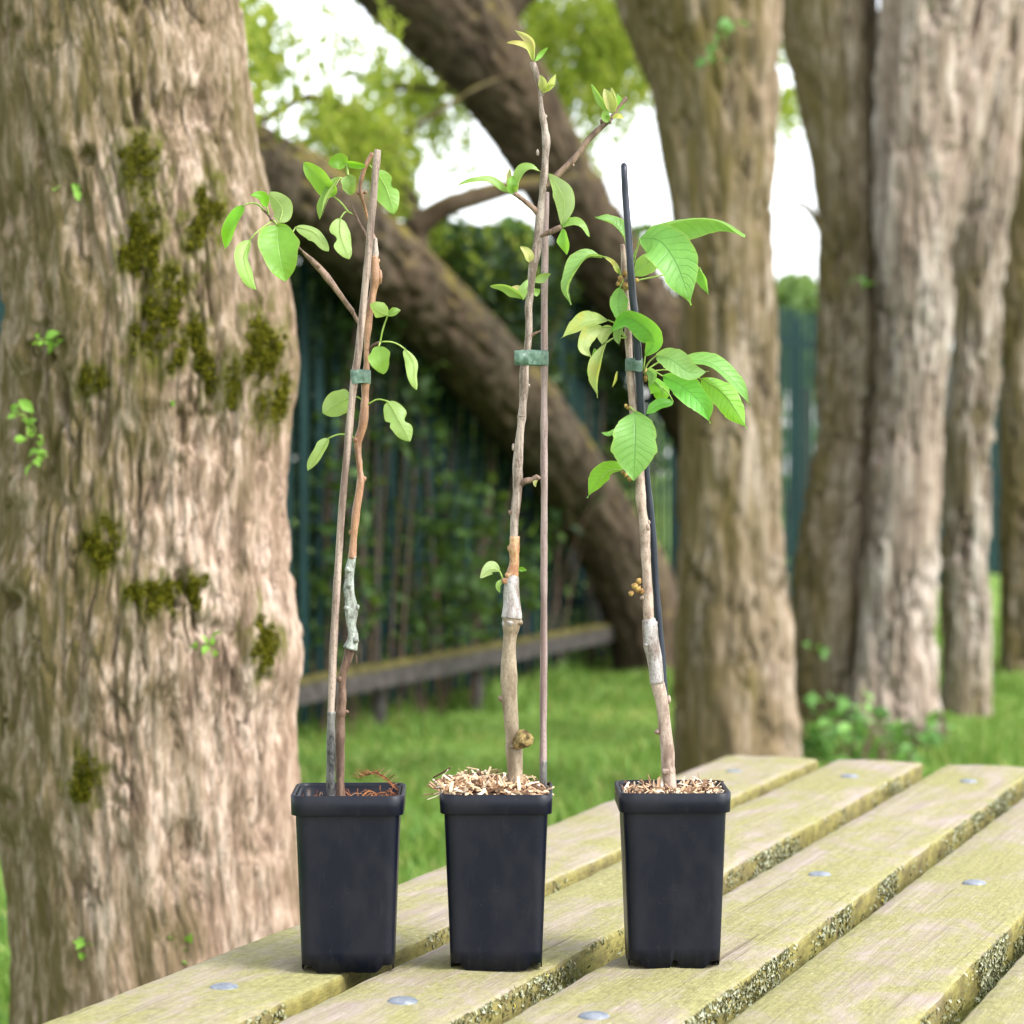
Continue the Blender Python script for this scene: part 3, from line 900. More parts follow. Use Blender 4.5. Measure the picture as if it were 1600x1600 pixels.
# --- pear sapling (round leaves), pot nearest the big trunk
YA = 2.034
sa = thing('sapling', P(532, 1240, YA), 'slender grafted sapling with small round leaves and orange-brown stem, nearest the mossy trunk', 'sapling', GSAP)
stick('rootstock', [(532, 1262, 8.5), (532, 1240, 8.3), (531, 1180, 8), (532, 1128, 8), (532, 1116, 9.6), (533, 1104, 8), (534, 1075, 7.4), (537, 1050, 7.2), (543, 1030, 7.4), (548, 1008, 7.6)], M['twig_dark'], sa, YA, 1.0,
      knots=((530, 1061, 4.2, 4.5, -0.003), (527, 1114, 4.5, 4, -0.001), (541, 1112, 3.8, 3.5, 0.0), (557, 1030, 1.0, 7, 0.0)))
stick('graft_tape', [(547, 1014, 8.2), (550, 1003, 9), (551.5, 992, 9.6), (549, 975, 9.2), (549, 955, 10), (548, 940, 9.6), (545.5, 922, 9.6), (546, 905, 8.6), (547, 890, 8.6), (549.5, 876, 7), (551, 868, 6.8)], M['tape_green'], sa, YA, 2.0, 18, 0.0007, 0.0016,
      knots=((558, 949, 4, 5, -0.002), (541, 950, 4, 4, -0.004), (555, 1000, 5, 6, -0.003), (543, 890, 4.5, 5, -0.003), (545, 915, 4, 5, -0.004)))
stick('stem', [(550.5, 873, 6.3), (553, 835, 6.8), (558, 790, 6.8), (563.5, 752, 6.8), (562, 735, 6), (559, 699, 6.4), (560, 686, 6.6), (566, 666, 6.6), (570, 633, 6.2), (571, 602, 6), (572.5, 567, 5.8), (573.6, 524, 5.8), (576, 495, 6), (581.6, 462, 6.4), (587, 438, 8), (586, 420, 6.8), (585, 400, 5.8)], M['twig_orange'], sa, YA, 3.0,
      knots=((568, 749, 4.5, 4.5, 0), (555, 687, 4, 4.5, -0.002), (547, 832, 2.2, 4, 0), (594, 432, 3.4, 11, -0.001), (591, 408, 3, 4, 0)))
stick('dead_snag', [(585, 402, 5.6), (586, 388, 5.2), (586.5, 373, 4.6), (586, 371, 3)], M['twig_grey'], sa, YA, 3.5)
stick('shoot', [(585, 378, 3.4, 0.004), (577, 352, 3.6, 0.006), (571.5, 331, 3.6, 0.004), (567, 315, 3.4), (564.5, 303, 5), (563, 293, 3.6), (565, 280, 4), (570, 262, 3.8), (576, 250, 3.2), (582, 239, 2.6)], M['twig_orange'], sa, YA, 4.0, 10, knots=((560, 302, 3, 3, -0.001), (571, 301, 3, 2.5, 0)))
stick('shoot', [(579, 385, 3.2, 0.004), (570.6, 366, 3.3, 0.002), (557.5, 340, 3.0, 0), (549, 318, 2.4, -0.001), (545, 304, 2, -0.002)], M['twig_dark'], sa, YA, 5.0, 10, knots=((553, 331, 3, 2.4, 0),))
stick('branch', [(574, 522, 4.4, 0.002), (558, 500, 4.4, 0.002), (549, 485, 4.2, 0.001), (525, 452, 3.7, -0.004), (499, 419, 3.7, -0.008), (474, 394, 3.1, -0.012), (448, 366, 2.8, -0.014), (428, 344, 3.0, -0.016), (418, 334, 2.6, -0.017), (409, 326, 2.0, -0.018)], M['twig_brown'], sa, YA, 6.0, 10,
      knots=((498, 416, 3.2, 3.4, -0.010), (551, 487, 3, 5, 0.0), (424, 342, 3.4, 4, -0.017)))
stick('shoot', [(574, 551, 3.4), (581, 541, 2.8, -0.003), (590, 536, 2.5, -0.005), (595, 535, 2, -0.006)], M['twig_dark'], sa, YA, 7.0, 8)
lp = lambda *a_, **k_: leaf(sa, YA, *a_, M['leaf_pear'], **k_)
lp([(379, 322, -.02), (364, 350, -.026), (351, 389, -.02)], 15, roll=35, fold=14, stalk=[(413, 329, -.018), (402, 319, -.018), (388, 318, -.019)])
lp([(390, 375, -.024), (381, 402, -.032), (389, 432, -.034), (401, 453, -.030)], 15, roll=140, fold=18, stalk=[(424, 346, -.017), (410, 356, -.02), (398, 366, -.023)])
lp([(433, 351, -.018), (437, 395, -.030), (446, 440, -.030)], 32, roll=-8, fold=13, kind='pear', stalk=[(427, 344, -.017)], seed=2.0)
lp([(437, 348, -.014), (441, 325, -.008), (420, 300, -.004)], 17, roll=165, fold=10, stalk=[(430, 346, -.016)])
lp([(417, 323, -.02), (408, 309, -.024), (392, 305, -.028)], 10, roll=30, fold=20, stalk=[(420, 336, -.017)])
lp([(462, 355, -.004), (491, 364, -.002), (514, 392, -.008)], 14, roll=150, fold=16, stalk=[(452, 371, -.013)])
lp([(522, 307, -.006), (501, 280, -.016), (475, 253, -.018)], 18, roll=-25, fold=14, stalk=[(545, 332, -.002), (534, 318, -.004)])
lp([(530, 277, -.010), (512, 308, -.018), (499, 343, -.016)], 15, roll=62, fold=24, stalk=[(543, 290, -.004), (537, 280, -.007)])
lp([(541, 256, -.006), (529, 252, -.010), (513, 256, -.012)], 14, roll=-15, fold=16, stalk=[(543, 272, -.004)])
lp([(542, 255, -.004), (556, 256, -.006), (572, 260, -.004)], 8, roll=40, fold=20, stalk=[(543, 268, -.004)])
lp([(544, 274, -.008), (546, 289, -.012), (549, 305, -.010)], 12.5, roll=10, fold=15, stalk=[(543, 262, -.004)])
lp([(532, 341, -.004), (532, 368, -.010), (546, 405, -.010)], 18, roll=160, fold=6, stalk=[(551, 334, 0), (540, 331, -.002)], notch=((1, .48, .75, .10),), kind='pear')
lp([(586, 268, .006), (603, 294, .010), (616, 335, .008)], 20, roll=170, fold=5, stalk=[(577, 258, .002)], notch=((-1, .42, .6, .09),), kind='pear')
lp([(606, 492, -.010), (594, 487, -.013), (578, 475, -.012)], 15, roll=150, fold=14, stalk=[(594, 535, -.006), (598, 515, -.008)])
lp([(606, 492, -.010), (616, 489, -.012), (626, 484, -.010)], 9, roll=-30, fold=24)
lp([(592, 541, -.010), (594, 562, -.016), (599, 585, -.014)], 17.5, roll=8, fold=10, stalk=[(594, 534, -.006)], seed=5.0)
lp([(632, 545, -.008), (646, 566, -.010), (647, 590, -.012), (651, 609, -.010)], 13, roll=145, fold=22, stalk=[(596, 534, -.006), (610, 534, -.007), (622, 538, -.008)])
lp([(549, 621, .006), (529, 630, .012), (504, 646, .012)], 21, roll=172, fold=8, stalk=[(568, 626, 0), (558, 620, .003)])
lp([(606, 627, -.006), (622, 655, -.010), (641, 690, -.010)], 19, roll=165, fold=8, stalk=[(574, 632, -.002), (590, 624, -.004)], notch=((-1, .55, .5, .10), (1, .45, .3, .05)))
lp([(513, 685, .004), (499, 708, .002), (481, 736, .004)], 12, roll=145, fold=18, stalk=[(558, 688, 0), (546, 680, .003), (528, 679, .004)])
# --- apple sapling (middle)
YB = 2.034
sb = thing('sapling', P(806, 1236, YB), 'tall bare grafted sapling with few yellowish young leaves and a knobbly base, middle pot', 'sapling', GSAP)
stick('rootstock', [(806, 1262, 13.4), (806, 1236, 13.2), (805.5, 1200, 12.8), (803.5, 1172, 13), (801, 1150, 11.6), (798, 1115, 11.8), (796, 1092, 11.4), (795, 1060, 12.2), (795, 1020, 11.2), (797, 992, 11), (798, 984, 13), (799, 972, 15), (800, 962, 14.6)], M['twig_olive'], sb, YB, 11.0, 20, 0.0003, 0.0007,
      knots=((783, 1091, 4.6, 5, -0.001), (788, 1095, 5.5, 5.5, -0.001), (801, 1166, 5, 4.5, -0.006), (812, 972, 6, 5, -0.003)))
stick('knot', [(804, 1162, 8, -0.004), (814, 1158, 12, -0.006), (820, 1155, 13, -0.008), (826, 1154, 11, -0.010), (829, 1154, 7, -0.012)], M['cut_wood'], sb, YB, 12.0, 16, 0.0016, 0.002)
stick('graft_tape', [(800, 966, 15), (800.5, 958, 15.2), (799.5, 938, 14.4), (799, 920, 13.6), (799.5, 908, 12.6), (801, 900, 10.6), (801.5, 897, 9)], M['tape'], sb, YB, 13.0, 20, 0.0006, 0.0010, knots=((797, 973, 5.5, 5, -0.006), (789, 976, 5, 6, -0.003)))
stick('waxed_graft', [(801, 902, 9.6), (802.5, 890, 9), (803.5, 878, 8.4), (803, 860, 9), (803.5, 848, 7.8), (803.5, 838, 7.4)], M['wax'], sb, YB, 14.0, 16, 0.0008, 0.0012, knots=((790, 908, 8, 5, -0.002), (795, 899, 6.5, 6, -0.002), (796, 857, 3.5, 5, 0), (809, 862, 3, 5, 0)))
stick('stem', [(803.5, 842, 7.2), (804, 804, 7), (808, 772, 6.6), (809, 751, 6.8), (809, 730, 6.2), (811, 698, 6.2), (814, 666, 6.4), (815.4, 652, 7.2), (817, 630, 6.4), (818.6, 607, 7), (819, 581, 6.6), (822, 558, 6.2), (824.5, 542, 6.2), (826, 515, 6.2), (826, 485, 6.6), (827.5, 467, 6.6), (830, 440, 5.9), (832.5, 417, 6.2), (838.5, 387, 6.2), (841.5, 362, 6), (844, 330, 6), (848.5, 296, 6.2), (850, 274, 5.6), (852, 242, 5.4), (853.5, 222, 6.8), (852, 205, 5.4), (849, 187, 5.8), (845.7, 168, 4.4), (842.5, 136, 4.4), (838, 115, 4), (834, 103, 4.6), (833, 97, 3)], M['twig_grey'], sb, YB, 15.0, 14, 0.00045, 0.0006,
      knots=((857, 220, 3, 3, 0), (852, 182, 3, 4, 0), (840, 238, 2.5, 5, 0), (847, 148, 2.5, 3, 0), (830, 100, 3, 3.5, 0), (831, 424, 4, 4, -.002), (826, 603, 3, 3.5, 0), (802, 699, 2.2, 6, 0), (798, 803, 3.5, 2.6, 0), (815, 650, 6.8, 2.2, -.001)))
stick('branch', [(852, 292, 4.6), (860, 284, 4.6), (874, 270, 4), (892.5, 253, 4.2), (905, 238, 3.6), (916, 223, 3.6), (930, 208, 3.7), (944, 195, 3.8), (955, 185, 3.6), (966, 169, 3), (978, 153, 3.2), (979, 152, 2)], M['twig_brown'], sb, YB, 16.0, 10, knots=((895, 258, 3, 3, 0), (941, 190, 4, 4, 0), (952, 190, 4, 4, -.002)))
stick('spur', [(842, 336, 4), (836, 328, 3.6, -.002), (821, 315, 2.8, -.005), (810, 307, 2.8, -.007), (803, 302, 2.8, -.008)], M['twig_brown'], sb, YB, 17.0, 8)
stick('spur', [(842, 372, 4), (850, 367, 3.2, -.003), (863, 361, 2.8, -.005), (877, 355, 3, -.007)], M['twig_brown'], sb, YB, 18.0, 8)
stick('spur', [(832, 425, 3), (829, 417, 2.4, -.003), (827, 409, 2, -.005)], M['twig_brown'], sb, YB, 19.0, 8)
stick('spur', [(827, 527, 3), (834, 522, 2.6, -.002), (840, 519, 2.2, -.003), (845, 517, 2.4, -.003)], M['twig_brown'], sb, YB, 20.0, 8)
stick('spur', [(812, 758, 3.2), (820, 752, 2.6, -.002), (832, 749, 2.4, -.003), (838, 745, 2.2, -.003), (843, 749, 2, -.003)], M['twig_brown'], sb, YB, 21.0, 8)
stick('spur', [(806, 806, 3), (800, 802, 3, -.001), (795, 799, 2.4, -.002)], M['twig_brown'], sb, YB, 22.0, 8)
la = lambda *a_, m='leaf_apple', **k_: leaf(sb, YB, *a_, M[m], **k_)
la([(832, 95, 0), (825, 76, -.004), (808, 69, -.008), (792, 67, -.006)], 8, m='leaf_young', roll=30, fold=24, kind='apple')
la([(834, 95, 0), (833, 70, -.002), (822, 57, -.004), (804, 47, -.002)], 8, m='leaf_young', roll=-35, fold=24, kind='apple')
la([(836, 96, 0), (844, 84, .003), (856, 74, .002)], 5.5, roll=30, fold=24, kind='apple')
la([(848, 146, 0), (858, 132, -.003), (869, 115, -.002)], 7, m='leaf_young', roll=35, fold=24, kind='apple')
la([(847, 144, -.002), (849, 131, -.006), (844, 117, -.006)], 8, m='leaf_young', roll=-20, fold=18, kind='apple')
la([(850, 143, -.002), (858, 136, -.006), (868, 133, -.006)], 5, m='leaf_young', roll=20, fold=22, kind='apple')
la([(958, 178, -.002), (942, 158, -.006), (924, 131, -.004)], 9, roll=-45, fold=24, kind='apple')
la([(957, 176, -.004), (950, 156, -.010), (944, 138, -.010)], 10, m='leaf_young', roll=10, fold=20, kind='apple')
la([(960, 175, -.002), (962, 160, -.004), (956, 137, -.002)], 8, m='leaf_young', roll=-40, fold=24, kind='apple')
la([(962, 176, .004), (968, 162, .006), (964, 146, .006)], 7, roll=30, fold=20, kind='apple')
la([(952, 190, -.004), (946, 182, -.008), (951, 172, -.008)], 8, roll=10, fold=16, kind='apple')
la([(957, 184, -.004), (966, 182, -.006), (975, 184, -.004)], 5, m='leaf_young', roll=-20, fold=20, kind='apple')
la([(803, 302, -.008), (785, 297, -.012), (765, 284, -.016), (742, 284, -.020), (716, 289, -.018)], 12, roll=55, fold=22, kind='apple')
la([(803, 300, -.008), (799, 285, -.012), (797, 262, -.010)], 8, m='leaf_young', roll=-40, fold=28, kind='apple')
la([(803, 301, -.010), (800, 290, -.016), (801, 274, -.014)], 10, roll=10, fold=18, kind='apple')
la([(806, 300, -.008), (813, 274, -.010), (828, 263, -.012), (845, 268, -.010)], 12, roll=-48, fold=20, kind='apple')
la([(877, 352, -.007), (882, 320, -.010), (874, 295, -.012), (857, 271, -.006)], 18, roll=155, fold=10, kind='apple', wave=.12)
la([(878, 355, -.007), (893, 349, -.010), (908, 353, -.012), (921, 370, -.010)], 11, roll=-45, fold=18, kind='apple')
la([(878, 353, -.005), (890, 343, -.002), (906, 350, 0)], 8, roll=40, fold=18, kind='apple')
la([(879, 357, -.009), (882, 377, -.014), (886, 399, -.012)], 11, roll=35, fold=14, kind='apple')
la([(827, 410, -.005), (825, 398, -.008), (813, 385, -.008)], 9, m='leaf_young', roll=25, fold=18, kind='apple')
la([(818, 468, -.006), (804, 455, -.010), (787, 447, -.012), (766, 447, -.010)], 12, roll=-48, fold=20, kind='apple')
la([(818, 468, -.006), (816, 452, -.010), (824, 437, -.010)], 9, roll=150, fold=14, kind='apple')
la([(818, 466, -.004), (808, 452, -.004), (800, 447, -.002)], 7, m='leaf_young', roll=20, fold=14, kind='apple')
la([(833, 440, .006), (845, 434, .010), (861, 428, .012)], 8, roll=25, fold=14, kind='apple')
la([(831, 458, .004), (838, 456, .006), (844, 452, .006)], 7, roll=15, fold=14, kind='apple')
la([(781, 893, -.004), (768, 888, -.008), (750, 903, -.008)], 11, roll=160, fold=10, kind='apple', stalk=[(787, 908, -.002), (784, 900, -.003)])
la([(808, 890, .004), (815, 889, .004), (823, 891, .004)], 4, roll=10, fold=14, kind='apple')
la([(785, 905, -.002), (779, 915, -.004), (781, 926, -.004)], 5, roll=30, fold=14, kind='apple')
la([(839, 747, -.003), (836, 754, -.005), (837, 761, -.005)], 3.5, m='leaf_young', roll=10, fold=14, kind='apple')
# --- cherry sapling (large leaves)
YC = 2.046
sp_ = thing('sapling', P(1047, 1232, YC), 'leaning grafted sapling with large drooping serrated leaves and pale bark', 'sapling', GSAP)
stick('rootstock', [(1049, 1262, 11), (1047.5, 1232, 10.6), (1045, 1212, 10.4), (1044, 1204, 11.2), (1043.5, 1196, 10.2), (1042.5, 1172, 10.2), (1039, 1142, 10), (1034.5, 1097, 10), (1028, 1070, 9.8), (1026, 1060, 9.8)], M['twig_cherry'], sp_, YC, 31.0, 18, 0.0003, 0.0007,
      knots=((1045, 1093, 4, 6, 0), (1028, 1143, 5, 4.5, -.001), (1040, 1205, 6, 4.5, -.005)))
stick('graft_tape', [(1027, 1068, 10.4), (1024.5, 1044, 11), (1021.5, 1022, 11), (1018.5, 1010, 11.8), (1017, 995, 11.2), (1016, 980, 11.2), (1014.5, 970, 9.6), (1014, 967, 8.8)], M['tape'], sp_, YC, 32.0, 18, 0.0004, 0.0009, knots=((1010, 1008, 5, 4, -.003), (1022, 975, 5, 6, -.001)))
stick('stem', [(1014.5, 972, 8.8), (1013, 955, 8.6), (1012.5, 935, 8.4), (1011, 897, 7.9), (1009, 860, 7.8), (1007.5, 825, 7.8), (1002, 787, 7.2), (1000, 746, 6.9), (996, 700, 6.6), (991.5, 655, 6.2), (989, 633, 6.1), (986.5, 602, 6), (984, 568, 5.9), (981.7, 530, 5.6), (978.5, 459, 5.4), (977, 438, 6.4), (975, 406, 4.8), (972.5, 383, 4.6), (972.4, 381.5, 3.8)], M['twig_cherry'], sp_, YC, 33.0, 14, 0.0003, 0.0005,
      knots=((1004, 934, 4, 4, -.001), (1012, 823, 4, 6, -.003), (1013.5, 816, 3, 4, -.002)))
V, F = join([blob(P(x, y, YC + d), (rx * PXM, rx * PXM, rz * PXM), 8, 6, 0.5, 3, x * .7) for x, y, rx, rz, d in ((998, 908, 5, 5, -.004), (992, 915, 6, 5, -.005), (997, 921, 6, 6, -.003), (986, 927, 4, 5, -.005), (1002, 924, 4, 5, -.003))])
part('bud', V, F, M['bud'], sp_)
V, F = join([blob(P(x, y, YC + d), (rx * PXM, rx * PXM, rz * PXM), 8, 6, 0.5, 3, x * .7) for x, y, rx, rz, d in ((970, 436, 5, 6, -.005), (978, 447, 6, 6, -.005), (967, 443, 4, 5, -.004), (985, 436, 4, 5, -.004), (994, 438, 5, 4, .002), (976, 428, 4, 5, -.004))])
part('bud', V, F, M['bud'], sp_)
V, F = join([blob(P(x, y, YC + d), (rx * PXM, rx * PXM, rz * PXM), 8, 6, 0.5, 3, x * .7) for x, y, rx, rz, d in ((1009, 590, 5, 6, -.002), (1014, 586, 5, 5, -.002), (1008, 580, 4, 5, -.001), (978, 742, 4, 4, -.004), (984, 748, 4, 4, -.005), (973, 738, 3, 3, -.004))])
part('bud', V, F, M['bud'], sp_)
V, F = join([blob(P(x, y, YC + d), (rx * PXM, rx * PXM, rz * PXM), 8, 6, 0.5, 3, x * .7) for x, y, rx, rz, d in ((983, 637, 5, 3, -.006), (978, 634, 3, 3, -.006))])
part('bud', V, F, M['bud'], sp_)
ch = dict(kind='cherry', serr=26)
lc = lambda *a_, m='leaf_cherry', **k_: leaf(sp_, YC, *a_, M[m], **{**ch, **k_})
lc([(941, 401, -.008), (916, 402, -.014), (896, 427, -.020), (887, 452, -.022), (893, 476, -.018)], 19, roll=58, fold=24, stalk=[(971, 436, -.004), (965, 415, -.006), (953, 404, -.007)])
lc([(976, 371, .004), (962, 351, .006), (930, 339, .004)], 15, roll=50, fold=20, stalk=[(980, 430, .004), (982, 400, .004)])
lc([(1003, 371, -.002), (1030, 352, -.004), (1075, 344, -.006), (1125, 346, -.004), (1165, 367, .002)], 26, roll=60, fold=22, stalk=[(982, 436, .002), (988, 405, .0)], curl=.15)
lc([(1000, 372, -.014), (1032, 378, -.026), (1058, 416, -.036), (1080, 477, -.034)], 38, roll=-12, fold=9, stalk=[(984, 436, -.006), (990, 410, -.010)], left=1.0, right=1.0, seed=3.0)
lc([(1092, 418, .012), (1100, 436, .012), (1107, 460, .014)], 13, roll=50, fold=24, stalk=[(985, 440, .004), (1035, 430, .010)])
lc([(992, 430, .006), (1012, 410, .010), (1034, 388, .012)], 17, roll=160, fold=10, stalk=[(984, 440, .003)])
lc([(969, 450, -.006), (966, 478, -.014), (975, 514, -.016)], 17, roll=-8, fold=24, stalk=[(974, 436, -.005)])
lc([(1008, 556, -.006), (1022, 535, -.012), (1008, 512, -.020), (978, 498, -.024), (951, 521, -.020)], 20, roll=-25, fold=14, stalk=[(1005, 578, -.002)], seed=1.2)
lc([(950, 500, -.010), (915, 505, -.018), (876, 529, -.020)], 18, m='leaf_pale', roll=25, fold=12, right=.6, stalk=[(978, 528, -.003), (965, 508, -.007)])
lc([(941, 511, -.012), (918, 522, -.020), (912, 543, -.024), (925, 560, -.022)], 15, m='leaf_pale', roll=-20, fold=16, stalk=[(978, 528, -.003), (958, 512, -.008)])
lc([(946, 536, -.010), (936, 565, -.016), (931, 592, -.018), (934, 622, -.016)], 14, m='leaf_pale', roll=40, fold=26, stalk=[(978, 528, -.003), (960, 528, -.007)])
lc([(930, 545, -.008), (922, 570, -.010), (921, 588, -.010), (931, 604, -.010)], 12, roll=-50, fold=20)
lc([(955, 510, -.008), (945, 522, -.012), (940, 540, -.012)], 12, m='leaf_pale', roll=20, fold=20)
lc([(972, 505, -.004), (966, 522, -.008), (967, 540, -.008)], 9, roll=30, fold=20)
lc([(1026, 555, -.012), (1050, 563, -.024), (1078, 582, -.030), (1108, 580, -.026)], 21, roll=-15, fold=16, stalk=[(1006, 580, -.002), (1014, 566, -.006)], seed=4.0)
lc([(1062, 562, -.002), (1110, 568, -.006), (1148, 598, -.008), (1172, 634, -.004)], 19, roll=-42, fold=16, stalk=[(1006, 582, 0), (1030, 566, -.002)])
lc([(1096, 592, .002), (1132, 618, .002), (1168, 670, .004)], 24, roll=160, fold=10, stalk=[(1006, 582, 0), (1050, 578, .002)])
lc([(1036, 588, -.010), (1066, 604, -.020), (1096, 632, -.026), (1110, 662, -.020)], 22, roll=-12, fold=14, stalk=[(1006, 583, -.002), (1020, 580, -.006)], seed=6.0)
lc([(1016, 590, -.004), (1034, 610, -.006), (1032, 634, -.004)], 18, roll=150, fold=12, stalk=[(1006, 583, -.002)])
lc([(1052, 628, -.008), (1030, 634, -.014), (1007, 648, -.014)], 12, roll=35, fold=16, stalk=[(1008, 590, -.002), (1040, 610, -.006)])
lc([(1012, 577, -.006), (1020, 586, -.010), (1016, 604, -.010)], 9, roll=20, fold=20)
lc([(992, 643, -.016), (992, 695, -.028), (990, 756, -.028)], 36, roll=3, fold=6, stalk=[(985, 636, -.008)], seed=8.0, serr=34)
lc([(975, 732, -.006), (947, 738, -.012), (917, 778, -.010)], 18, roll=150, fold=14, stalk=[(984, 742, -.004)])
lc([(963, 671, -.002), (951, 680, -.004), (939, 675, -.004)], 6, roll=40, fold=22, stalk=[(988, 660, .002)])
lc([(966, 427, -.006), (956, 410, -.010), (944, 402, -.010)], 5, m='leaf_young', roll=30, fold=20, serr=0)
lc([(960, 408, -.008), (962, 420, -.012), (967, 428, -.010)], 5, m='leaf_young', roll=-20, fold=20, serr=0)
lc([(964, 580, -.008), (962, 594, -.010), (956, 606, -.010)], 2.5, m='leaf_pale', roll=20, fold=20, serr=0)

# --- canes
def cane(pts, mat, label, Y, seed, parts_=None, base=None):
    o = thing('support_cane', P(pts[-1][0], pts[-1][1], Y + (pts[-1][3] if len(pts[-1]) > 3 else 0)), label, 'cane', 'canes supporting the saplings')
    stick('shaft', pts, mat, o, Y, seed, 14, 0.00018, 0.0002)
    for q, (pp, m2) in enumerate(parts_ or ()):
        stick('stained_foot', pp, m2, o, Y, seed + q + 1, 14, 0.0004, 0.0004)
    return o
YK = YA - 0.013
cane([(590.2, 234, 5.3), (590, 235, 5.6), (575, 400, 5.6), (560.5, 545, 5.6), (553.5, 594, 5.6), (546, 666, 5.7), (535, 786, 5.8), (530, 860, 5.8), (521.5, 1004, 6), (517, 1118, 6)], M['cane'],
     'weathered brown wooden cane crossing in front of the round-leaved sapling', YK, 41.0, [([(517.2, 1112, 6.3), (517, 1150, 6.3), (516.5, 1200, 6.4), (517, 1262, 6.4)], M['cane_dirty'])])
YK2 = YB + 0.014
cane([(853, 300, 5), (852.8, 302, 5.4), (851, 420, 5.4), (850.3, 560, 5.4), (850.3, 760, 5.5), (849.8, 960, 5.5), (849.2, 1090, 5.6), (848.6, 1194, 5.6)], M['cane_pink'],
     'straight pinkish cane standing at the edge of the chip-filled middle pot', YK2, 45.0, [([(848.7, 1188, 5.75), (848.4, 1225, 5.75), (848, 1262, 5.75)], M['cane_dirty'])])
cane([(975, 262, 5), (975, 263, 5.4, -.014), (977.5, 310, 5.5, -.014), (984, 395, 5.6, -.014), (988, 459, 5.7, -.013), (994.5, 522, 5.8, -.010), (1000, 615, 6, -.004), (1005, 680, 5.8, 0), (1009.5, 736, 5.8, .004), (1019, 829, 5.7, .010), (1026, 935, 5.6, .014), (1034, 1022, 5.5, .017), (1038, 1080, 5.5, .018), (1046, 1180, 5.5, .02), (1053, 1262, 5.5, .02)],
     M['cane_black'], 'thin black plastic cane leaning with the large-leaved sapling', YC, 51.0)

# --- ties
def tie(c1, c2, h, r1, label, tail=None):
    """band of plastic film looped round stem and cane; c1, c2 world points, h height"""
    c1, c2 = np.asarray(c1), np.asarray(c2)
    ax = c2[:2] - c1[:2]
    d = ax / np.linalg.norm(ax)
    nn = np.array([-d[1], d[0]])
    pts = []
    for an in np.linspace(90, 270, 12): pts.append(c1[:2] + r1 * (d * math.cos(rad(an)) + nn * math.sin(rad(an))))
    for an in np.linspace(-90, 90, 12): pts.append(c2[:2] + r1 * (d * math.cos(rad(an)) + nn * math.sin(rad(an))))
    pts = np.array(pts)
    zc = (c1[2] + c2[2]) / 2
    o_, k = [], len(pts)
    cen = pts.mean(0)
    for dz, sc_ in ((-0.5, 1.0), (-0.2, 1.012), (0.2, 1.008), (0.5, 1.0)):
        q = cen + (pts - cen) * sc_
        o_.append(np.column_stack([q, np.full(k, zc + dz * h) + 0.0005 * np.sin(np.arange(k) * 0.7)]))
    for dz, sc_ in ((0.5, 0.96), (0.2, 0.965), (-0.2, 0.965), (-0.5, 0.96), (-0.5, 1.0)):
        q = cen + (pts - cen) * sc_
        o_.append(np.column_stack([q, np.full(k, zc + dz * h) + 0.0005 * np.sin(np.arange(k) * 0.7)]))
    V, F = loft(o_)
    base = thing('plant_tie', (float(cen[0]), float(cen[1]), float(zc)), label, 'plant tie', 'green film ties')
    part('band', V, F, M['tie'], base)
    if tail is not None:
        c = spline(np.array(tail), 8)
        up = np.array([0, 0, h / 2])
        ti = np.array([0, 0.0003, 0])
        V = np.vstack([c - up, c + up, c + up + ti, c - up + ti])
        n = len(c)
        F = [(a_ * n + i, a_ * n + i + 1, ((a_ + 1) % 4) * n + i + 1, ((a_ + 1) % 4) * n + i) for a_ in range(4) for i in range(n - 1)]
        part('loose_end', V, np.array(F), M['tie'], base)
tie(P(555, 590, YK), P(572, 588, YA), 21 * PXM, 7.2 * PXM, 'small green film tie joining the brown cane to the orange-brown stem')
tie(P(822, 559, YB), P(850, 560, YK2), 23 * PXM, 7.0 * PXM, 'wide green film tie with a loose end, round the tall bare sapling and pinkish cane',
    [P(826, 559, YB - .0042), P(818, 558, YB - .0050), P(811, 559, YB - .0062), P(804, 559, YB - .0055)])
tie(P(984, 571, YC), P(997, 570, YC - .007), 20 * PXM, 7.2 * PXM, 'small green film tie holding the black plastic cane to the large-leaved sapling')

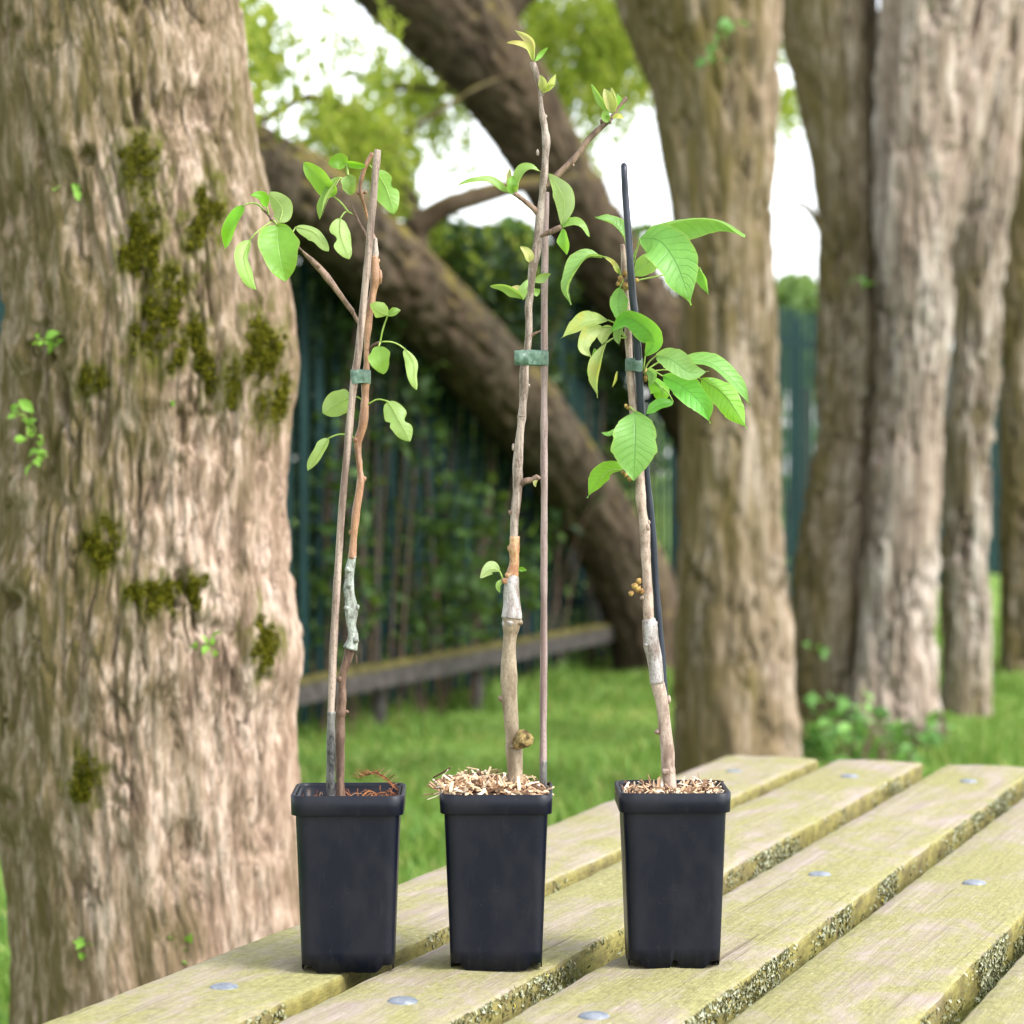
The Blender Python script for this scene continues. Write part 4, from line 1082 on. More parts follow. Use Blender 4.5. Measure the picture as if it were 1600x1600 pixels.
# ------------------------------------------------------------------ trees
def bark_disp(amp, f, seed, lum, zs=0.2, skew=1.3):
    """furrowed bark: two sets of slanting cracks interlace into long diamond plates with flaky faces"""
    def rot(cx, cy, a_):
        c_, s_ = np.cos(a_), np.sin(a_)
        return cx * c_ - cy * s_, cx * s_ + cy * c_
    def fn(cx, cy, s):
        wa = vnoise(cx * 9 + seed, cy * 9, s * 7) + 0.6 * vnoise(cx * 26 + seed, cy * 26, s * 17)
        wb = vnoise(cx * 9, cy * 9 - seed, s * 7 + 11) + 0.6 * vnoise(cx * 26, cy * 26 - seed, s * 17 + 5)
        ax, ay = rot(cx, cy, s * skew)
        bx, by = rot(cx, cy, -s * skew * 0.8)
        wc = 0.35 * vnoise(cx * 60, cy * 60 + seed, s * 45)
        n1 = vnoise(ax * f * 0.55 + seed + wc + 0.55 * wa, ay * f * 0.55 + 0.55 * wb, s * f * zs * 0.5)
        n2 = vnoise(bx * f * 0.75 + 3 + 0.6 * wb, by * f * 0.75 - seed + wc + 0.6 * wa, s * f * zs * 0.8 + 7)
        n3 = vnoise(cx * f * 2.0 + 0.8 * wa, cy * f * 2.0 + 5, s * f * zs * 2.2)
        n4 = vnoise(cx * f * 0.8, cy * f * 0.8, s * f * 0.22 + seed)
        gate = np.clip(0.5 + 0.7 * vnoise(cx * 6, cy * 6, s * 3 + seed) + 1.1 * vnoise(cx * 24, cy * 24, s * 13 + seed), 0.0, 1.15)
        crack = 1.15 * np.exp(-(n1 / 0.13) ** 2) + 1.0 * np.exp(-(n2 / 0.13) ** 2) + 0.85 * np.exp(-(n3 / 0.18) ** 2)
        flake = np.clip(fbm(cx * f * 2.4, cy * f * 2.4, s * f * 0.42, 3) + 0.15, -0.3, 0.35)
        return amp * (-0.95 * crack * gate + 1.1 * flake + 0.5 * n4 + 0.4 * n1) + lum * (vnoise(cx * 5 + seed, cy * 5, s * 1.8) + 0.35 * vnoise(cx * 12, cy * 12 + seed, s * 4))
    return fn

def trunk(name, px, Y, mat, parent, seg, step, amp, f, seed, lum, flare=None, caps=True, knots=()):
    """px rows (x, y, radius[, dY]) from the bottom up; the trunk runs on down into the ground and up out of the frame"""
    pw = []
    for p in px:
        d = p[3] if len(p) > 3 else 0
        pw.append([*P(p[0], p[1], Y + d), p[2] * (Y + d) / FPX])
    pw = np.array(pw)
    L = np.linalg.norm(np.diff(pw[:, :3], axis=0), axis=1).sum()
    c = spline(pw, max(8, int(L / step)))
    V, F = tube(c[:, :3], np.maximum(c[:, 3], 0.005), seg, bark_disp(amp, f, seed, lum, 0.125 if Y < 5 else 0.10, 0.9 if Y < 5 else 0.5), caps)
    for (kx, ky, kr, ka) in knots:         # burrs and hollows on the side we see
        front = P(kx, ky, Y)
        dd = np.hypot(V[:, 0] - front[0], V[:, 2] - front[2])
        msk = np.exp(-(dd / (kr * Y / FPX)) ** 2) * (V[:, 1] < Y)
        ax = np.interp(V[:, 2], c[:, 2], c[:, 0])
        out = np.stack([V[:, 0] - ax, V[:, 1] - Y, np.zeros(len(V))], 1)
        out /= np.linalg.norm(out, axis=1)[:, None] + 1e-9
        V = V + out * (ka * 0.6 * msk)[:, None]
    return part(name, V, F, mat, parent), V

GROW = 'row of mature trees beside the table'
YT = 3.4
big = thing('mature_tree', P(265, HOR + FPX / YT, YT), 'massive furrowed tree trunk with green moss patches close behind the table', 'tree', GROW)
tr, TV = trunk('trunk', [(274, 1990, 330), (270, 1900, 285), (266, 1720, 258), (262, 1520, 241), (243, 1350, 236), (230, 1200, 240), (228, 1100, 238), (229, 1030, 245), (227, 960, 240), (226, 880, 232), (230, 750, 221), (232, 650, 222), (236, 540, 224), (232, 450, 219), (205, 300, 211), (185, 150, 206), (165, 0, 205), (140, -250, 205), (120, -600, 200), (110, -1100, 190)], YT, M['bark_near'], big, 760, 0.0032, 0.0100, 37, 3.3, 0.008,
            knots=((70, 560, 26, .03), (60, 900, 34, .02), (50, 930, 16, -.03), (60, 760, 30, .02), (150, 255, 22, .022), (170, 270, 12, -.03), (265, 630, 20, .018), (420, 560, 40, .022), (60, 1230, 45, .025), (40, 1235, 18, -.035), (230, 1055, 28, .016), (400, 1035, 45, .018), (370, 1042, 14, -.014), (430, 1050, 10, -.014), (260, 945, 45, .012), (300, 1290, 30, -.012), (60, 70, 12, -.02)))
stick_l = lambda pts, Y, mat, parent, r, nm='limb': part(nm, *tube(spline(np.array(pts), 30), np.linspace(r[0], r[1], 30), 14, bark_disp(0.01, 18, 2.0, 0.008)), mat, parent)
b3 = P(115, -1050, YT)
for k, (dx, dy, dz) in enumerate(((-0.9, 0.3, 1.3), (0.5, -0.8, 1.5), (0.3, 0.9, 1.6))):
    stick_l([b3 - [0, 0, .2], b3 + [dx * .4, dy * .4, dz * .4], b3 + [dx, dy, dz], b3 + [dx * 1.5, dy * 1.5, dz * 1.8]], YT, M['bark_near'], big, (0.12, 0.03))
# project trunk vertices for moss and sprouts
pxv = 800 + TV[:, 0] / TV[:, 1] * FPX
pyv = HOR - (TV[:, 2] - CAM_Z) / TV[:, 1] * FPX
ctr = P(232, 800, YT)
NRM = np.stack([TV[:, 0] - ctr[0], TV[:, 1] - YT, np.zeros(len(TV))], 1)
NRM /= np.linalg.norm(NRM, axis=1)[:, None] + 1e-9
vis = NRM[:, 1] < 0.15
MOSSA = np.zeros(len(TV))
def moss(cx, cy, w_, h_, tilt=0.0, n=1100):
    dx, dy = pxv - cx, pyv - cy
    ex = dx * math.cos(tilt) + dy * math.sin(tilt)
    ey = -dx * math.sin(tilt) + dy * math.cos(tilt)
    nz = 1.1 * vnoise(pxv / 15, pyv / 30, np.full(len(pxv), cx * .1)) + 0.9 * vnoise(pxv / 6, pyv / 12, np.full(len(pxv), 3.0))
    d = (ex / w_) ** 2 + (ey / h_) ** 2 + nz
    MOSSA[:] = np.maximum(MOSSA, np.where(vis, np.clip((2.2 - ((ex / w_) ** 2 + (ey / h_) ** 2) * 0.62 - nz * 1.2) / 1.9, 0, 1), 0))
    idx = np.where(vis & (d < 1.3))[0]
    if len(idx) < 5: return
    wt = np.clip(1.3 - d[idx], 0.01, 1.2) ** 1.5; n = int(n * 0.75)
    k = RNG.choice(idx, n, p=wt / wt.sum())
    nr = NRM[k] + RNG.normal(0, 0.35, (n, 3))
    nr /= np.linalg.norm(nr, axis=1)[:, None]
    thick = np.clip(0.7 - d[k], 0, 1)[:, None]
    pos = TV[k] + NRM[k] * (RNG.uniform(0.0, 0.004, (n, 1)) * thick + 0.0005) + RNG.normal(0, 0.002, (n, 3))
    V, F = flakes(pos, nr, 0.0052, int(cx + cy), 0.7, 0.55)
    part('moss', V, F, M['moss'], big, smooth=False)
for a_ in ((222, 385, 26, 62, 0, 1500), (250, 490, 28, 60, .5, 1500), (318, 345, 24, 45, .2, 800), (318, 560, 16, 60, -.2, 900), (285, 540, 12, 40, .5, 400), (415, 560, 30, 55, 0, 1500), (425, 620, 25, 45, .2, 900), (166, 850, 24, 36, 0, 900), (235, 930, 30, 24, 0, 900), (295, 930, 28, 26, 0, 900), (410, 1005, 21, 40, 0, 900), (133, 1212, 23, 33, 0, 700), (150, 595, 20, 22, 0, 300), (215, 255, 30, 40, 0, 500), (360, 600, 12, 35, 0, 300), (390, 540, 14, 40, 0, 400)):
    moss(*a_)
ma = tr.data.attributes.new('moss', 'FLOAT', 'POINT')
ma.data.foreach_set('value', MOSSA.astype(np.float32))

def leafcards(pos, size, rng, up=0.4, aspect=0.55, droop=0.0):
    """many small folded leaves (two triangles each) at pos"""
    n = len(pos)
    t = rng.normal(size=(n, 3))
    t[:, 2] = t[:, 2] * 0.6 - droop
    t /= np.linalg.norm(t, axis=1)[:, None]
    nr = rng.normal(size=(n, 3)) * 0.8
    nr[:, 2] += up * 2
    nr -= t * (nr * t).sum(1)[:, None]
    nr /= np.linalg.norm(nr, axis=1)[:, None] + 1e-9
    b = np.cross(nr, t)
    s = size * rng.uniform(0.6, 1.35, (n, 1))
    p0 = pos - t * s * 0.5
    p1 = pos + b * s * aspect * 0.5 + nr * s * 0.12
    p2 = pos + t * s * 0.5
    p3 = pos - b * s * aspect * 0.5 + nr * s * 0.12
    V = np.stack([p0, p1, p2, p3], 1).reshape(-1, 3)
    k = np.arange(n)[:, None] * 4
    return V, [np.concatenate([k + np.array([[0, 1, 2]]), k + np.array([[0, 2, 3]])])]

def sprout(parent, x, y, Y, n, spread, size, mat='sprout_leaf'):
    """short shoot growing out of the bark: thin stems with small cupped leaves"""
    c = P(x, y, Y)
    pos = c + RNG.normal(0, 1, (n, 3)) * np.array([spread, spread * 0.4, spread]) * Y / FPX
    V, F = join([tube(spline(np.array([c + [0, 0.06, -0.01], (c + p) / 2 + [0, 0, 0.004], p]), 5), np.linspace(0.0016, 0.0007, 5), 5) for p in pos])
    o = part('sprout', V, F, M['stalk'], parent)
    for p in pos:
        t_ = RNG.normal(size=3); t_[1] -= 0.6; t_ /= np.linalg.norm(t_)
        nr = RNG.normal(size=3) * 0.7 + [0, -0.6, 0.6]; nr -= t_ * nr.dot(t_); nr /= np.linalg.norm(nr)
        b_ = np.cross(nr, t_); L_ = size * RNG.uniform(0.6, 1.2)
        vs = [p + t_ * L_ * u_ + b_ * L_ * w_ + nr * L_ * (0.5 * abs(w_) - 0.5 * (u_ - 0.5) ** 2 + 0.125) for u_, w_ in
              ((0, 0), (.15, .16), (.4, .3), (.68, .24), (.88, .1), (1, 0), (.88, -.1), (.68, -.24), (.4, -.3), (.15, -.16), (.15, 0), (.4, 0), (.68, 0), (.88, 0))]
        part('leaf', np.array(vs), [np.array([(1, 2, 11, 10), (2, 3, 12, 11), (3, 4, 13, 12), (10, 11, 8, 9), (11, 12, 7, 8), (12, 13, 6, 7)]), np.array([(0, 1, 10), (0, 10, 9), (13, 4, 5), (13, 5, 6)])], M[mat], o)
YS = YT - 0.195
for a_ in ((72, 535, 8, 11, .020), (42, 655, 9, 14, .022), (62, 708, 8, 15, .021), (104, 285, 4, 10, .018), (324, 1015, 6, 10, .018), (118, 1478, 7, 14, .020), (276, 1476, 5, 9, .018), (270, 630, 3, 5, .010)):
    sprout(big, a_[0], a_[1], YS + (0.03 if a_[0] < 110 else 0.01), a_[2], a_[3], a_[4])

def rowtree(label, Y, stems, mat, seed, f=16, amp=0.017, lum=0.016, knots=()):
    s0 = stems[0]
    o = thing('mature_tree', P(s0[0][0], HOR + FPX / Y, Y), label, 'tree', GROW)
    for q, st in enumerate(stems):
        trunk('trunk' if q == 0 else ('trunk' if st[0][1] > 1000 else 'limb'), st, Y, mat if not isinstance(mat, list) else mat[q], o, 220, 0.011, amp, f, seed + q * 5.1, lum, knots=knots if q == 0 else ())
    return o
t2 = rowtree('second trunk from the left, upright tan tree standing right behind the large-leaved sapling', 7.5,
        [[(1152, 1300, 116), (1150, 1250, 108), (1148, 1180, 101), (1143, 1000, 95), (1142, 930, 88), (1142, 800, 80), (1143, 600, 79), (1135, 400, 79), (1130, 300, 82), (1120, 150, 94), (1105, 50, 112), (1090, -60, 128), (1075, -300, 130), (1070, -800, 125)],
         [(1128, 330, 34, -.02), (1098, 220, 44, -.03), (1062, 120, 44, -.04), (1022, 20, 42, -.04), (985, -80, 40, -.02), (900, -300, 34, 0)]], M['bark_mid'], 21.0, knots=((1220, 1130, 25, .04),))
t3 = rowtree('paired trunk forking high up, third in the row with weeds round its foot', 9.2,
        [[(1312, 1200, 86, .25), (1310, 1150, 78, .25), (1308, 1050, 72, .25), (1310, 900, 68, .25), (1330, 700, 60, .25), (1338, 500, 58, .25), (1338, 300, 64, .25), (1318, 150, 70, .25), (1292, 0, 78, .25), (1260, -300, 80, .3), (1240, -800, 80, .4)],
         [(1396, 1200, 86), (1396, 1150, 78), (1402, 1000, 66), (1408, 900, 62), (1418, 750, 58), (1428, 560, 55), (1428, 400, 57), (1430, 250, 64), (1440, 100, 68), (1450, -50, 72), (1455, -300, 72), (1460, -800, 70)],
         [(1440, 420, 26, -.05), (1462, 330, 34, -.03), (1492, 200, 36, 0), (1535, 60, 34, .05), (1570, -60, 32, .1), (1640, -300, 30, .2)]], [M['bark_mid'], M['bark_pale'], M['bark_pale']], 33.0, knots=((1395, 660, 22, .06), (1450, 350, 24, .06)))
part('twig', *tube(spline(np.array([P(1305, 400, 9.4), P(1280, 350, 9.35), P(1262, 325, 9.3), P(1245, 318, 9.3), P(1225, 322, 9.3)]), 14), np.linspace(10, 3, 14) * 9.3 / FPX, 8), M['bark_mid'], t3)
t4 = rowtree('slim pale trunk, fourth in the row, leaning towards the right edge', 10.5,
        [[(1510, 1150, 44), (1508, 1110, 38), (1508, 1000, 37), (1510, 800, 37), (1520, 600, 39), (1532, 400, 41), (1550, 200, 43), (1572, 50, 42), (1590, -100, 42), (1620, -500, 40), (1640, -900, 38)]], M['bark_pale'], 47.0)
t5 = rowtree('darker trunk at the right edge of the picture, fifth in the row', 12.3,
        [[(1605, 1100, 46), (1603, 1060, 42), (1602, 900, 40), (1602, 700, 40), (1606, 500, 40), (1612, 300, 42), (1622, 100, 42), (1630, -100, 42), (1640, -600, 40)]], M['bark_mid'], 59.0)
for a_ in ((t2, 1135, 45, 7.15, 6, 14, .05), (t2, 1115, 90, 7.15, 4, 12, .04), (t3, 1350, 435, 9.1, 4, 8, .05), (t3, 1290, 1015, 9.1, 4, 10, .05)):
    sprout(*a_, 'weed_leaf')

# ------------------------------------------------------------------ leaning willows
def cloud(name, clumps, size, mat, parent, droop=0.5, aspect=0.35, up=0.3, rng=RNG):
    pos = []
    for (c, r, n) in clumps:
        q = rng.normal(size=(n, 3))
        q /= np.linalg.norm(q, axis=1)[:, None]
        q *= rng.uniform(0.15, 1, (n, 1)) ** 0.5
        pos.append(np.asarray(c) + q * np.asarray(r))
    V, F = leafcards(np.vstack(pos), size, rng, up, aspect, droop)
    return part(name, V, F, mat, parent, smooth=False)

def strands(clumps, n_leaf, rng):
    """drooping willow switches: leaves strung along hanging curves"""
    pos = []
    for (c, r, n) in clumps:
        for k in range(n):
            p = np.asarray(c) + rng.normal(0, 0.75, 3) * np.asarray(r)
            L = rng.uniform(0.08, 0.34)
            dx = rng.normal(0, 0.07, 2)
            u = np.linspace(0, 1, n_leaf)[:, None]
            pos.append(p + np.hstack([dx[0] * u, dx[1] * u, -L * u * (0.6 + 0.4 * u)]) + rng.normal(0, 0.012, (n_leaf, 3)))
    return np.vstack(pos)

YW = 12.4
w1 = thing('willow_tree', P(1018, HOR + FPX / YW, YW), 'mossy dark willow trunk leaning diagonally down from upper left to the rail', 'tree', 'leaning willows')
trunk('trunk', [(1036, 1085, 76), (1026, 1045, 68), (1004, 960, 62, -.05), (968, 870, 60, -.2), (912, 778, 57, -.5), (850, 690, 59, -1.0), (780, 600, 62, -1.6), (700, 510, 64, -2.2), (610, 425, 67, -2.75), (510, 340, 71, -3.3), (420, 278, 70, -3.75), (300, 210, 60, -4.3), (120, 120, 56, -5.0), (-60, 40, 50, -5.6)], YW, M['bark_willow'], w1, 120, 0.02, 0.016, 9, 71.0, 0.014)
def limb(parent, pts, Y, r0, r1, seed):
    c = spline(np.array([P(p[0], p[1], Y + (p[2] if len(p) > 2 else 0)) for p in pts]), 26)
    part('limb', *tube(c, np.linspace(r0, r1, 26) * Y / FPX, 12, bark_disp(0.006, 12, seed, 0.008)), M['bark_willow'], parent)
YL = 9.9
limb(w1, [(660, 440), (650, 360), (628, 280), (600, 225), (560, 180), (520, 162), (478, 150), (440, 172), (395, 196), (360, 215)], YL, 19, 5, 3.0)
limb(w1, [(645, 362), (690, 326), (750, 306), (820, 290, .1), (900, 282, .3)], YL, 17, 13, 4.0)
limb(w1, [(600, 232), (640, 205), (690, 172), (740, 140, .6), (790, 120, 1.2), (850, 110, 1.9)], YL, 6, 3, 5.0)
limb(w1, [(440, 270, -.6), (468, 236, -.4), (500, 232, -.3), (540, 215)], YL, 4, 3, 6.0)
YW2 = 13.6
w2 = thing('willow_tree', P(1165, HOR + FPX / YW2, YW2), 'dark willow trunk leaning from top centre down behind the second tree', 'tree', 'leaning willows')
trunk('trunk', [(1168, 1060, 88), (1162, 1025, 82), (1155, 900, 72), (1135, 740, 66, -.2), (1095, 640, 62, -.5), (1010, 505, 58, -1.0), (945, 400, 58, -1.3), (880, 285, 60, -1.6), (822, 185, 66, -1.8), (752, 85, 76, -2), (690, 10, 86, -2.1), (600, -80, 90, -2.3), (450, -200, 84, -2.6), (200, -340, 70, -3)], YW2, M['bark_willow'], w2, 120, 0.022, 0.016, 9, 83.0, 0.014)
YL2 = 11.8
limb(w2, [(850, 245), (800, 185), (735, 147), (660, 138), (590, 132), (540, 110)], YL2, 8, 4, 7.0)
limb(w2, [(760, 60), (830, -20), (930, -80), (1020, -160)], YL2, 26, 10, 8.0)
rngw = np.random.default_rng(5)
def wl(parent, rows, Y):
    cl = [(P(x, y, Y + d), np.array([w_, 160, h_]) * Y / FPX * np.array([1, 1, 1]), n) for x, y, w_, h_, n, d in rows]
    cl = [(c_, r_, int(n_ * 1.6)) for c_, r_, n_ in cl]
    pos = strands(cl, 9, rngw)
    V, F = leafcards(pos, 0.062, rngw, 0.2, 0.36, 0.9)
    part('crown', V, F, M['willow_leaf'], parent, smooth=False)
wl(w1, [(545, 185, 45, 30, 60, 0), (590, 215, 35, 25, 40, 0), (600, 70, 30, 25, 12, 0), (400, 20, 8, 30, 22, -2), (396, 70, 6, 25, 16, -2), (500, 30, 60, 25, 5, 0), (560, 235, 40, 20, 24, .3), (480, 60, 50, 30, 2, 0), (720, 350, 60, 10, 8, .5)], YL)
wl(w2, [(640, 130, 50, 30, 60, .5), (690, 170, 30, 30, 20, .5), (890, 30, 55, 40, 110, 1), (950, 80, 40, 50, 80, 1), (840, 10, 40, 25, 40, 1), (890, 130, 25, 35, 34, 1), (960, 10, 35, 30, 70, 1), (1000, 110, 14, 30, 18, 1), (940, 150, 22, 30, 14, 1), (1228, 150, 12, 20, 20, 2), (1240, 30, 18, 25, 22, 2), (700, 70, 30, 25, 14, .5), (1050, -60, 120, 30, 30, 1), (720, -80, 200, 30, 40, 1), (930, 230, 10, 20, 3, 1)], YL2)

# ------------------------------------------------------------------ palisade fence, low rail
FC, FS = 11.7, math.tan(AL)          # fence line: X = (Y - FC) * tan
def fence_pt(Y, z=0.0, off=0.0):
    return np.array([(Y - FC) * FS, Y, z]) - PV * off
FY0, FY1 = 4.2, 34.0
f0 = fence_pt(FY0)
fence = thing('palisade_fence', f0, 'dark teal steel palisade fence running behind the trees', 'fence', rotz=-AL)
def pale_mesh():
    h = 2.05
    prof = [(-0.034, 0.0), (-0.022, -0.010), (-0.008, -0.002), (0.008, -0.002), (0.022, -0.010), (0.034, 0.0)]
    V, zs = [], [0.06, h - 0.10, h - 0.04, h]
    for qi, z in enumerate(zs):
        k = (1, 1, 0.8, 0.25)[qi]
        for x, y in prof: V.append((x * k, y, z))
        for x, y in reversed(prof): V.append((x * k, y + 0.003, z))
    n = 12
    F = [(i * n + j, i * n + (j + 1) % n, (i + 1) * n + (j + 1) % n, (i + 1) * n + j) for i in range(3) for j in range(n)]
    return mesh('pale', np.array(V), [np.array(F), np.array([list(range(36, 48))])], M['fence'], smooth=False)
pm = pale_mesh()
FL = (FY1 - FY0) / math.cos(AL)
npale = int(FL / 0.14)
for k in range(npale):
    # local axes: x across the fence line, y along it; the pale's face looks at the lawn
    put('pale', pm, fence, (0.0 + 0.03, 0.07 + k * 0.14, 0.0), (0, random.uniform(-.006, .006), rad(90)))
for z in (0.36, 1.84):
    V, F = box(-0.025, 0.010, 0, FL, z - 0.025, z + 0.025)
    part('fence_rail', V, F, M['fence'], fence, smooth=False, local=True)
kpost = int(FL / 2.66) + 1
for k in range(kpost):
    V, F = box(-0.10, -0.03, 0.30 + k * 2.66 - 0.035, 0.30 + k * 2.66 + 0.035, -0.05, 2.0)
    part('fence_post', V, F, M['fence'], fence, smooth=False, local=True)

r0_, r1_ = fence_pt(7.6, 0, -0.22), fence_pt(12.9, 0, -0.22)
rail = thing('timber_rail', r0_, 'low mossy timber rail on short stakes in front of the dark fence', 'rail', rotz=-AL)
RL = float(np.linalg.norm(r1_ - r0_))
V, F = box(-0.02, 0.055, 0, RL, 0.185, 0.262)
Vr = np.asarray(V); 
part('rail_beam', Vr, F, M['rail_wood'], rail, smooth=False, local=True)
nx = 60
tt = np.linspace(0.0, RL, nx)
V = np.concatenate([np.column_stack([np.full(nx, x), tt, 0.262 + z + 0.006 * vnoise(tt * 9, np.full(nx, x * 30), tt)]) for x, z in ((-0.024, -0.006), (-0.012, 0.010), (0.02, 0.014), (0.050, 0.008), (0.058, -0.008))])
F = np.array([(a_ * nx + i, a_ * nx + i + 1, (a_ + 1) * nx + i + 1, (a_ + 1) * nx + i) for a_ in range(4) for i in range(nx - 1)])
part('moss_cap', V, F, M['rail_moss'], rail, local=True)
for k, t in enumerate(np.arange(0.3, RL, 1.05)):
    V, F = box(-0.05, -0.022, t - 0.035, t + 0.035, -0.05, 0.19)
    part('stake', V, F, M['rail_wood'], rail, smooth=False, local=True)
for t in (5.35,):
    V, F = box(-0.018, 0.0, t - 0.045, t + 0.045, -0.03, 0.182)
    part('board', V, F, M['stake_wood'], rail, smooth=False, local=True)

# ------------------------------------------------------------------ shrubs, weeds, far trees, grass
rngh = np.random.default_rng(21)
def shrub(name, label, spec, size, mat, cat='shrub', group=None, base=None, stems=0, aspect=0.6):
    o = thing(name, base, label, cat, group)
    pos = []
    for (c, r, n) in spec:
        q = rngh.normal(size=(n, 3))
        q /= np.linalg.norm(q, axis=1)[:, None]
        q *= rngh.uniform(0.1, 1, (n, 1)) ** 0.45
        pos.append(np.asarray(c) + q * np.asarray(r))
    pos = np.vstack(pos)
    pos[:, 2] = np.maximum(pos[:, 2], 0.03)
    V, F = leafcards(pos, size, rngh, 0.5, aspect, 0.1)
    part('foliage', V, F, M[mat], o, smooth=False)
    ps = []
    for k in range(max(3, stems)):
        tgt = pos[rngh.integers(len(pos))]
        b = np.asarray(base) + rngh.normal(0, 0.06, 3) * [1, 1, 0]
        ps.append(tube(spline(np.array([b - [0, 0, .04], (b + tgt) / 2 + [0, 0, 0.08], tgt]), 8), np.linspace(0.006, 0.002, 8), 6))
    V, F = join(ps)
    part('stems', V, F, M['twig_dark'], o)
    return o
HB = 'evergreen hedge bushes behind the fence'
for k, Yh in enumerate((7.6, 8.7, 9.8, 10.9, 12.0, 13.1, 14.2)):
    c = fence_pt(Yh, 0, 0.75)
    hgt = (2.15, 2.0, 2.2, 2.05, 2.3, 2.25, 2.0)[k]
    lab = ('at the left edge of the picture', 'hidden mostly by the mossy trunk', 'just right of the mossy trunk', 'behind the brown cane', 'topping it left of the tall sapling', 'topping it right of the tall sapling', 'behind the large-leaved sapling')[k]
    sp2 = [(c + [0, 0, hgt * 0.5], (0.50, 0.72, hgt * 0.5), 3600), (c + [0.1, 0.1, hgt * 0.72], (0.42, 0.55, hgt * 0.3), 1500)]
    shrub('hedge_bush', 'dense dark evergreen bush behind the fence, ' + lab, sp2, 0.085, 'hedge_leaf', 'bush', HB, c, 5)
IV = 'brambles growing in front of the fence'
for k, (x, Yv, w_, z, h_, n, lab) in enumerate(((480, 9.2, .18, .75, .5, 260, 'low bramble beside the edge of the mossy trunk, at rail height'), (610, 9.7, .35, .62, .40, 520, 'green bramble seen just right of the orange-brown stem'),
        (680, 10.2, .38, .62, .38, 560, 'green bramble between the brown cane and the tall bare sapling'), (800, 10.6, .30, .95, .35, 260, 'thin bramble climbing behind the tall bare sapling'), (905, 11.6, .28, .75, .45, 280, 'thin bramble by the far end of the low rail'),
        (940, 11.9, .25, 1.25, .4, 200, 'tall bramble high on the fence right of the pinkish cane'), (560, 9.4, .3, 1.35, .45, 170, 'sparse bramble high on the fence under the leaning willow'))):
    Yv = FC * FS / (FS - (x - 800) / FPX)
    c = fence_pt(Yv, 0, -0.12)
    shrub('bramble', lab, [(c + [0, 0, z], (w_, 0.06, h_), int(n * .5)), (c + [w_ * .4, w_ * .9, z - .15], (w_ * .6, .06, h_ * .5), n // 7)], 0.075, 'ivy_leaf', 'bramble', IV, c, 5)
CG = 'dark climbers hanging over the fence top'
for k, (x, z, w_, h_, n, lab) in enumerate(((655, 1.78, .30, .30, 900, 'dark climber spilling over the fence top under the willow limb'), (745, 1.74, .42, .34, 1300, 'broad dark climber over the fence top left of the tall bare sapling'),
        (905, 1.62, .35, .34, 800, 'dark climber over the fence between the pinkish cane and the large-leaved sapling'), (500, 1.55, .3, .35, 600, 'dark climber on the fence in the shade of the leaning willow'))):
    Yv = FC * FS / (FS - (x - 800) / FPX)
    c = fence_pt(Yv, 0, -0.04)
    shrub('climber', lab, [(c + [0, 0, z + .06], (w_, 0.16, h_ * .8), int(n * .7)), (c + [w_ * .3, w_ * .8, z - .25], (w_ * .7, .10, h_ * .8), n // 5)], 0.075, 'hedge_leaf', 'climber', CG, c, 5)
WG = 'weeds round the foot of the trees'
for k, (x, Yv, w_, h_, n, lab) in enumerate(((1262, 8.75, .10, .13, 46, 'small weed between the second and third trunks'), (1330, 8.6, .16, .13, 90, 'leafy weed in front of the left half of the paired trunk'), (1425, 8.7, .10, .09, 44, 'leafy weed in front of the right half of the paired trunk'),
        (1400, 8.2, .10, .06, 36, 'low weed showing just above the far ends of the planks'), (1470, 9.0, .06, .08, 20, 'tiny weed at the foot of the slim pale trunk'))):
    c = P(x, 900, Yv); c[2] = 0.0
    shrub('weed', lab, [(c + [0, 0, h_], (w_, w_ * .8, h_), int(n * .6))], 0.07, 'weed_leaf', 'weed', WG, c, 5, 0.6)
def fartree(label, x, Y, spec, mat='far_leaf', size=0.22):
    b = P(x, 900, Y); b[2] = 0
    o = thing('distant_tree', b, label, 'tree', 'trees beyond the fence')
    c = spline(np.array([[*b, .16], [*(b + [0.1, 0, 1.5]), .12], [*(b + [0, 0.1, 3.0]), .06]]), 12)
    part('trunk', *tube(c[:, :3], c[:, 3], 12, bark_disp(0.01, 9, x, 0.01)), M['bark_willow'], o)
    cl = [(P(px_, py_, Y + d), np.array([rx, 260, rz]) * Y / FPX, n) for px_, py_, rx, rz, n, d in spec]
    cloud('crown', cl, size, M[mat], o, 0.1, 0.6, 0.3, rngh)
fartree('small pale green tree beyond the fence, seen between the second and third trunks', 1240, 30, [(1235, 470, 30, 40, 500, 0), (1262, 500, 20, 30, 300, 0), (1225, 520, 25, 40, 300, 0), (1250, 560, 40, 50, 500, 0)])
fartree('round green tree beyond the fence behind the tall bare sapling', 790, 22, [(730, 400, 60, 40, 900, 0), (800, 395, 60, 45, 900, 0), (680, 380, 40, 30, 300, 0), (860, 430, 60, 40, 700, 0), (980, 410, 60, 60, 300, 0)], 'ivy_leaf', 0.16)
fartree('green tree beyond the fence at the far right between the last trunks', 1560, 30, [(1552, 600, 40, 120, 900, 0), (1556, 800, 40, 120, 700, 0), (1590, 420, 60, 100, 600, 0), (1600, 250, 40, 80, 300, 0)])

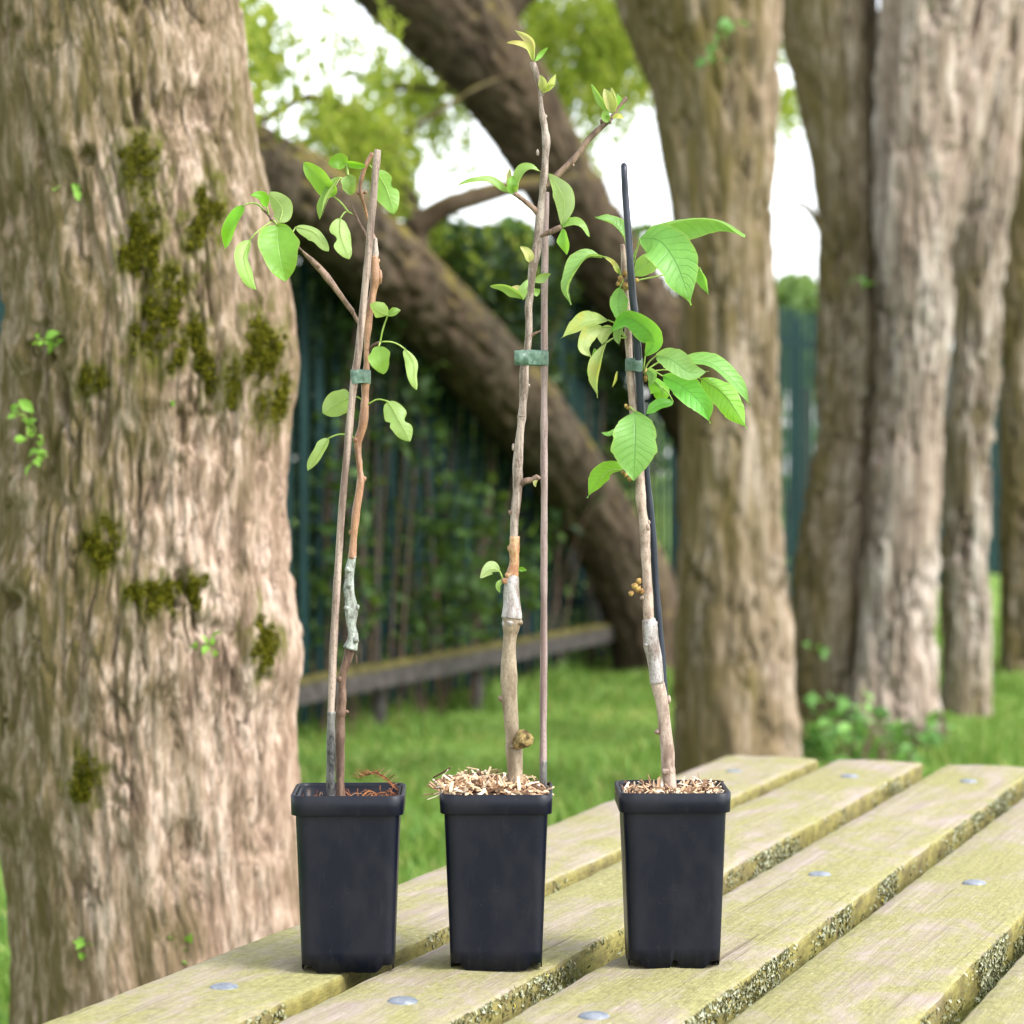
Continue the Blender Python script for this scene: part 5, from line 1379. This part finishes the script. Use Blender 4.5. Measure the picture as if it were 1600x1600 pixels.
ang = rngh.uniform(-2.2, 2.2, 16000)
rw = rngh.uniform(62, 84, 16000)
hw_ = (2.6 + 1.3 * vnoise(ang * 9, ang * 0, ang * 0 + 4.0) + 0.7 * vnoise(ang * 31, ang * 0, ang * 0 + 9.0))
pos = np.column_stack([np.sin(ang) * rw, np.cos(ang) * rw, rngh.uniform(0, 1, 16000) ** 0.8 * hw_ * 1.35])
V, F = leafcards(pos, 0.75, rngh, 0.3, 0.7, 0.1)
tag(part('distant_wood', V, F, M['far_leaf'], smooth=False), 'hazy green belt of distant trees beyond the lawn', 'wood', kind='stuff')

# grass: one sheet of blades where the lawn can be seen
n = 260000
u = RNG.uniform(0, 1, n)
Yg = 3.6 + 13.5 * u ** 0.9
xg = np.where(RNG.uniform(0, 1, n) < 0.62, RNG.uniform(-120, 1750, n), RNG.uniform(-1900, 3600, n))
gpos = np.stack([(xg - 800) / FPX * Yg, Yg], 1)
dens = vnoise(gpos[:, 0] * 1.7, gpos[:, 1] * 1.7, np.zeros(n)) + 0.35
keep = dens > RNG.uniform(-0.9, 0.4, n)
gpos = gpos[keep]
n = len(gpos)
tall = np.clip(0.8 + 0.8 * vnoise(gpos[:, 0] * 1.1 + 7, gpos[:, 1] * 1.1, np.zeros(n)) + 0.7 * vnoise(gpos[:, 0] * 4.3, gpos[:, 1] * 4.3, np.zeros(n)), 0.2, 2.2)
near_rail = np.clip(1 - np.abs((gpos[:, 1] - FC) * FS - gpos[:, 0] - 0.25) / 0.8, 0, 1)
hgt = RNG.uniform(0.03, 0.075, n) * tall * (1 + 2.2 * near_rail)
z0 = ground_z(gpos[:, 0], gpos[:, 1])
an = RNG.uniform(0, 6.28, n)
wd = RNG.uniform(0.0022, 0.0050, n)
ln = RNG.normal(0, 0.45, (n, 2)) * hgt[:, None]
sx, sy = np.cos(an) * wd, np.sin(an) * wd
b0 = np.column_stack([gpos[:, 0] - sx, gpos[:, 1] - sy, z0 - 0.004])
b1 = np.column_stack([gpos[:, 0] + sx, gpos[:, 1] + sy, z0 - 0.004])
m0 = np.column_stack([gpos[:, 0] - sx * .8 + ln[:, 0] * .35, gpos[:, 1] - sy * .8 + ln[:, 1] * .35, z0 + hgt * .6])
m1 = np.column_stack([gpos[:, 0] + sx * .8 + ln[:, 0] * .35, gpos[:, 1] + sy * .8 + ln[:, 1] * .35, z0 + hgt * .6])
tp = np.column_stack([gpos[:, 0] + ln[:, 0], gpos[:, 1] + ln[:, 1], z0 + hgt])
V = np.stack([b0, b1, m1, m0, tp], 1).reshape(-1, 3)
k = np.arange(n)[:, None] * 5
g = part('grass', V, [k + np.array([[0, 1, 2, 3]]), k + np.array([[3, 2, 4]])], M['grass'])
tag(g, 'green lawn grass growing round the trees', 'grass', kind='stuff')
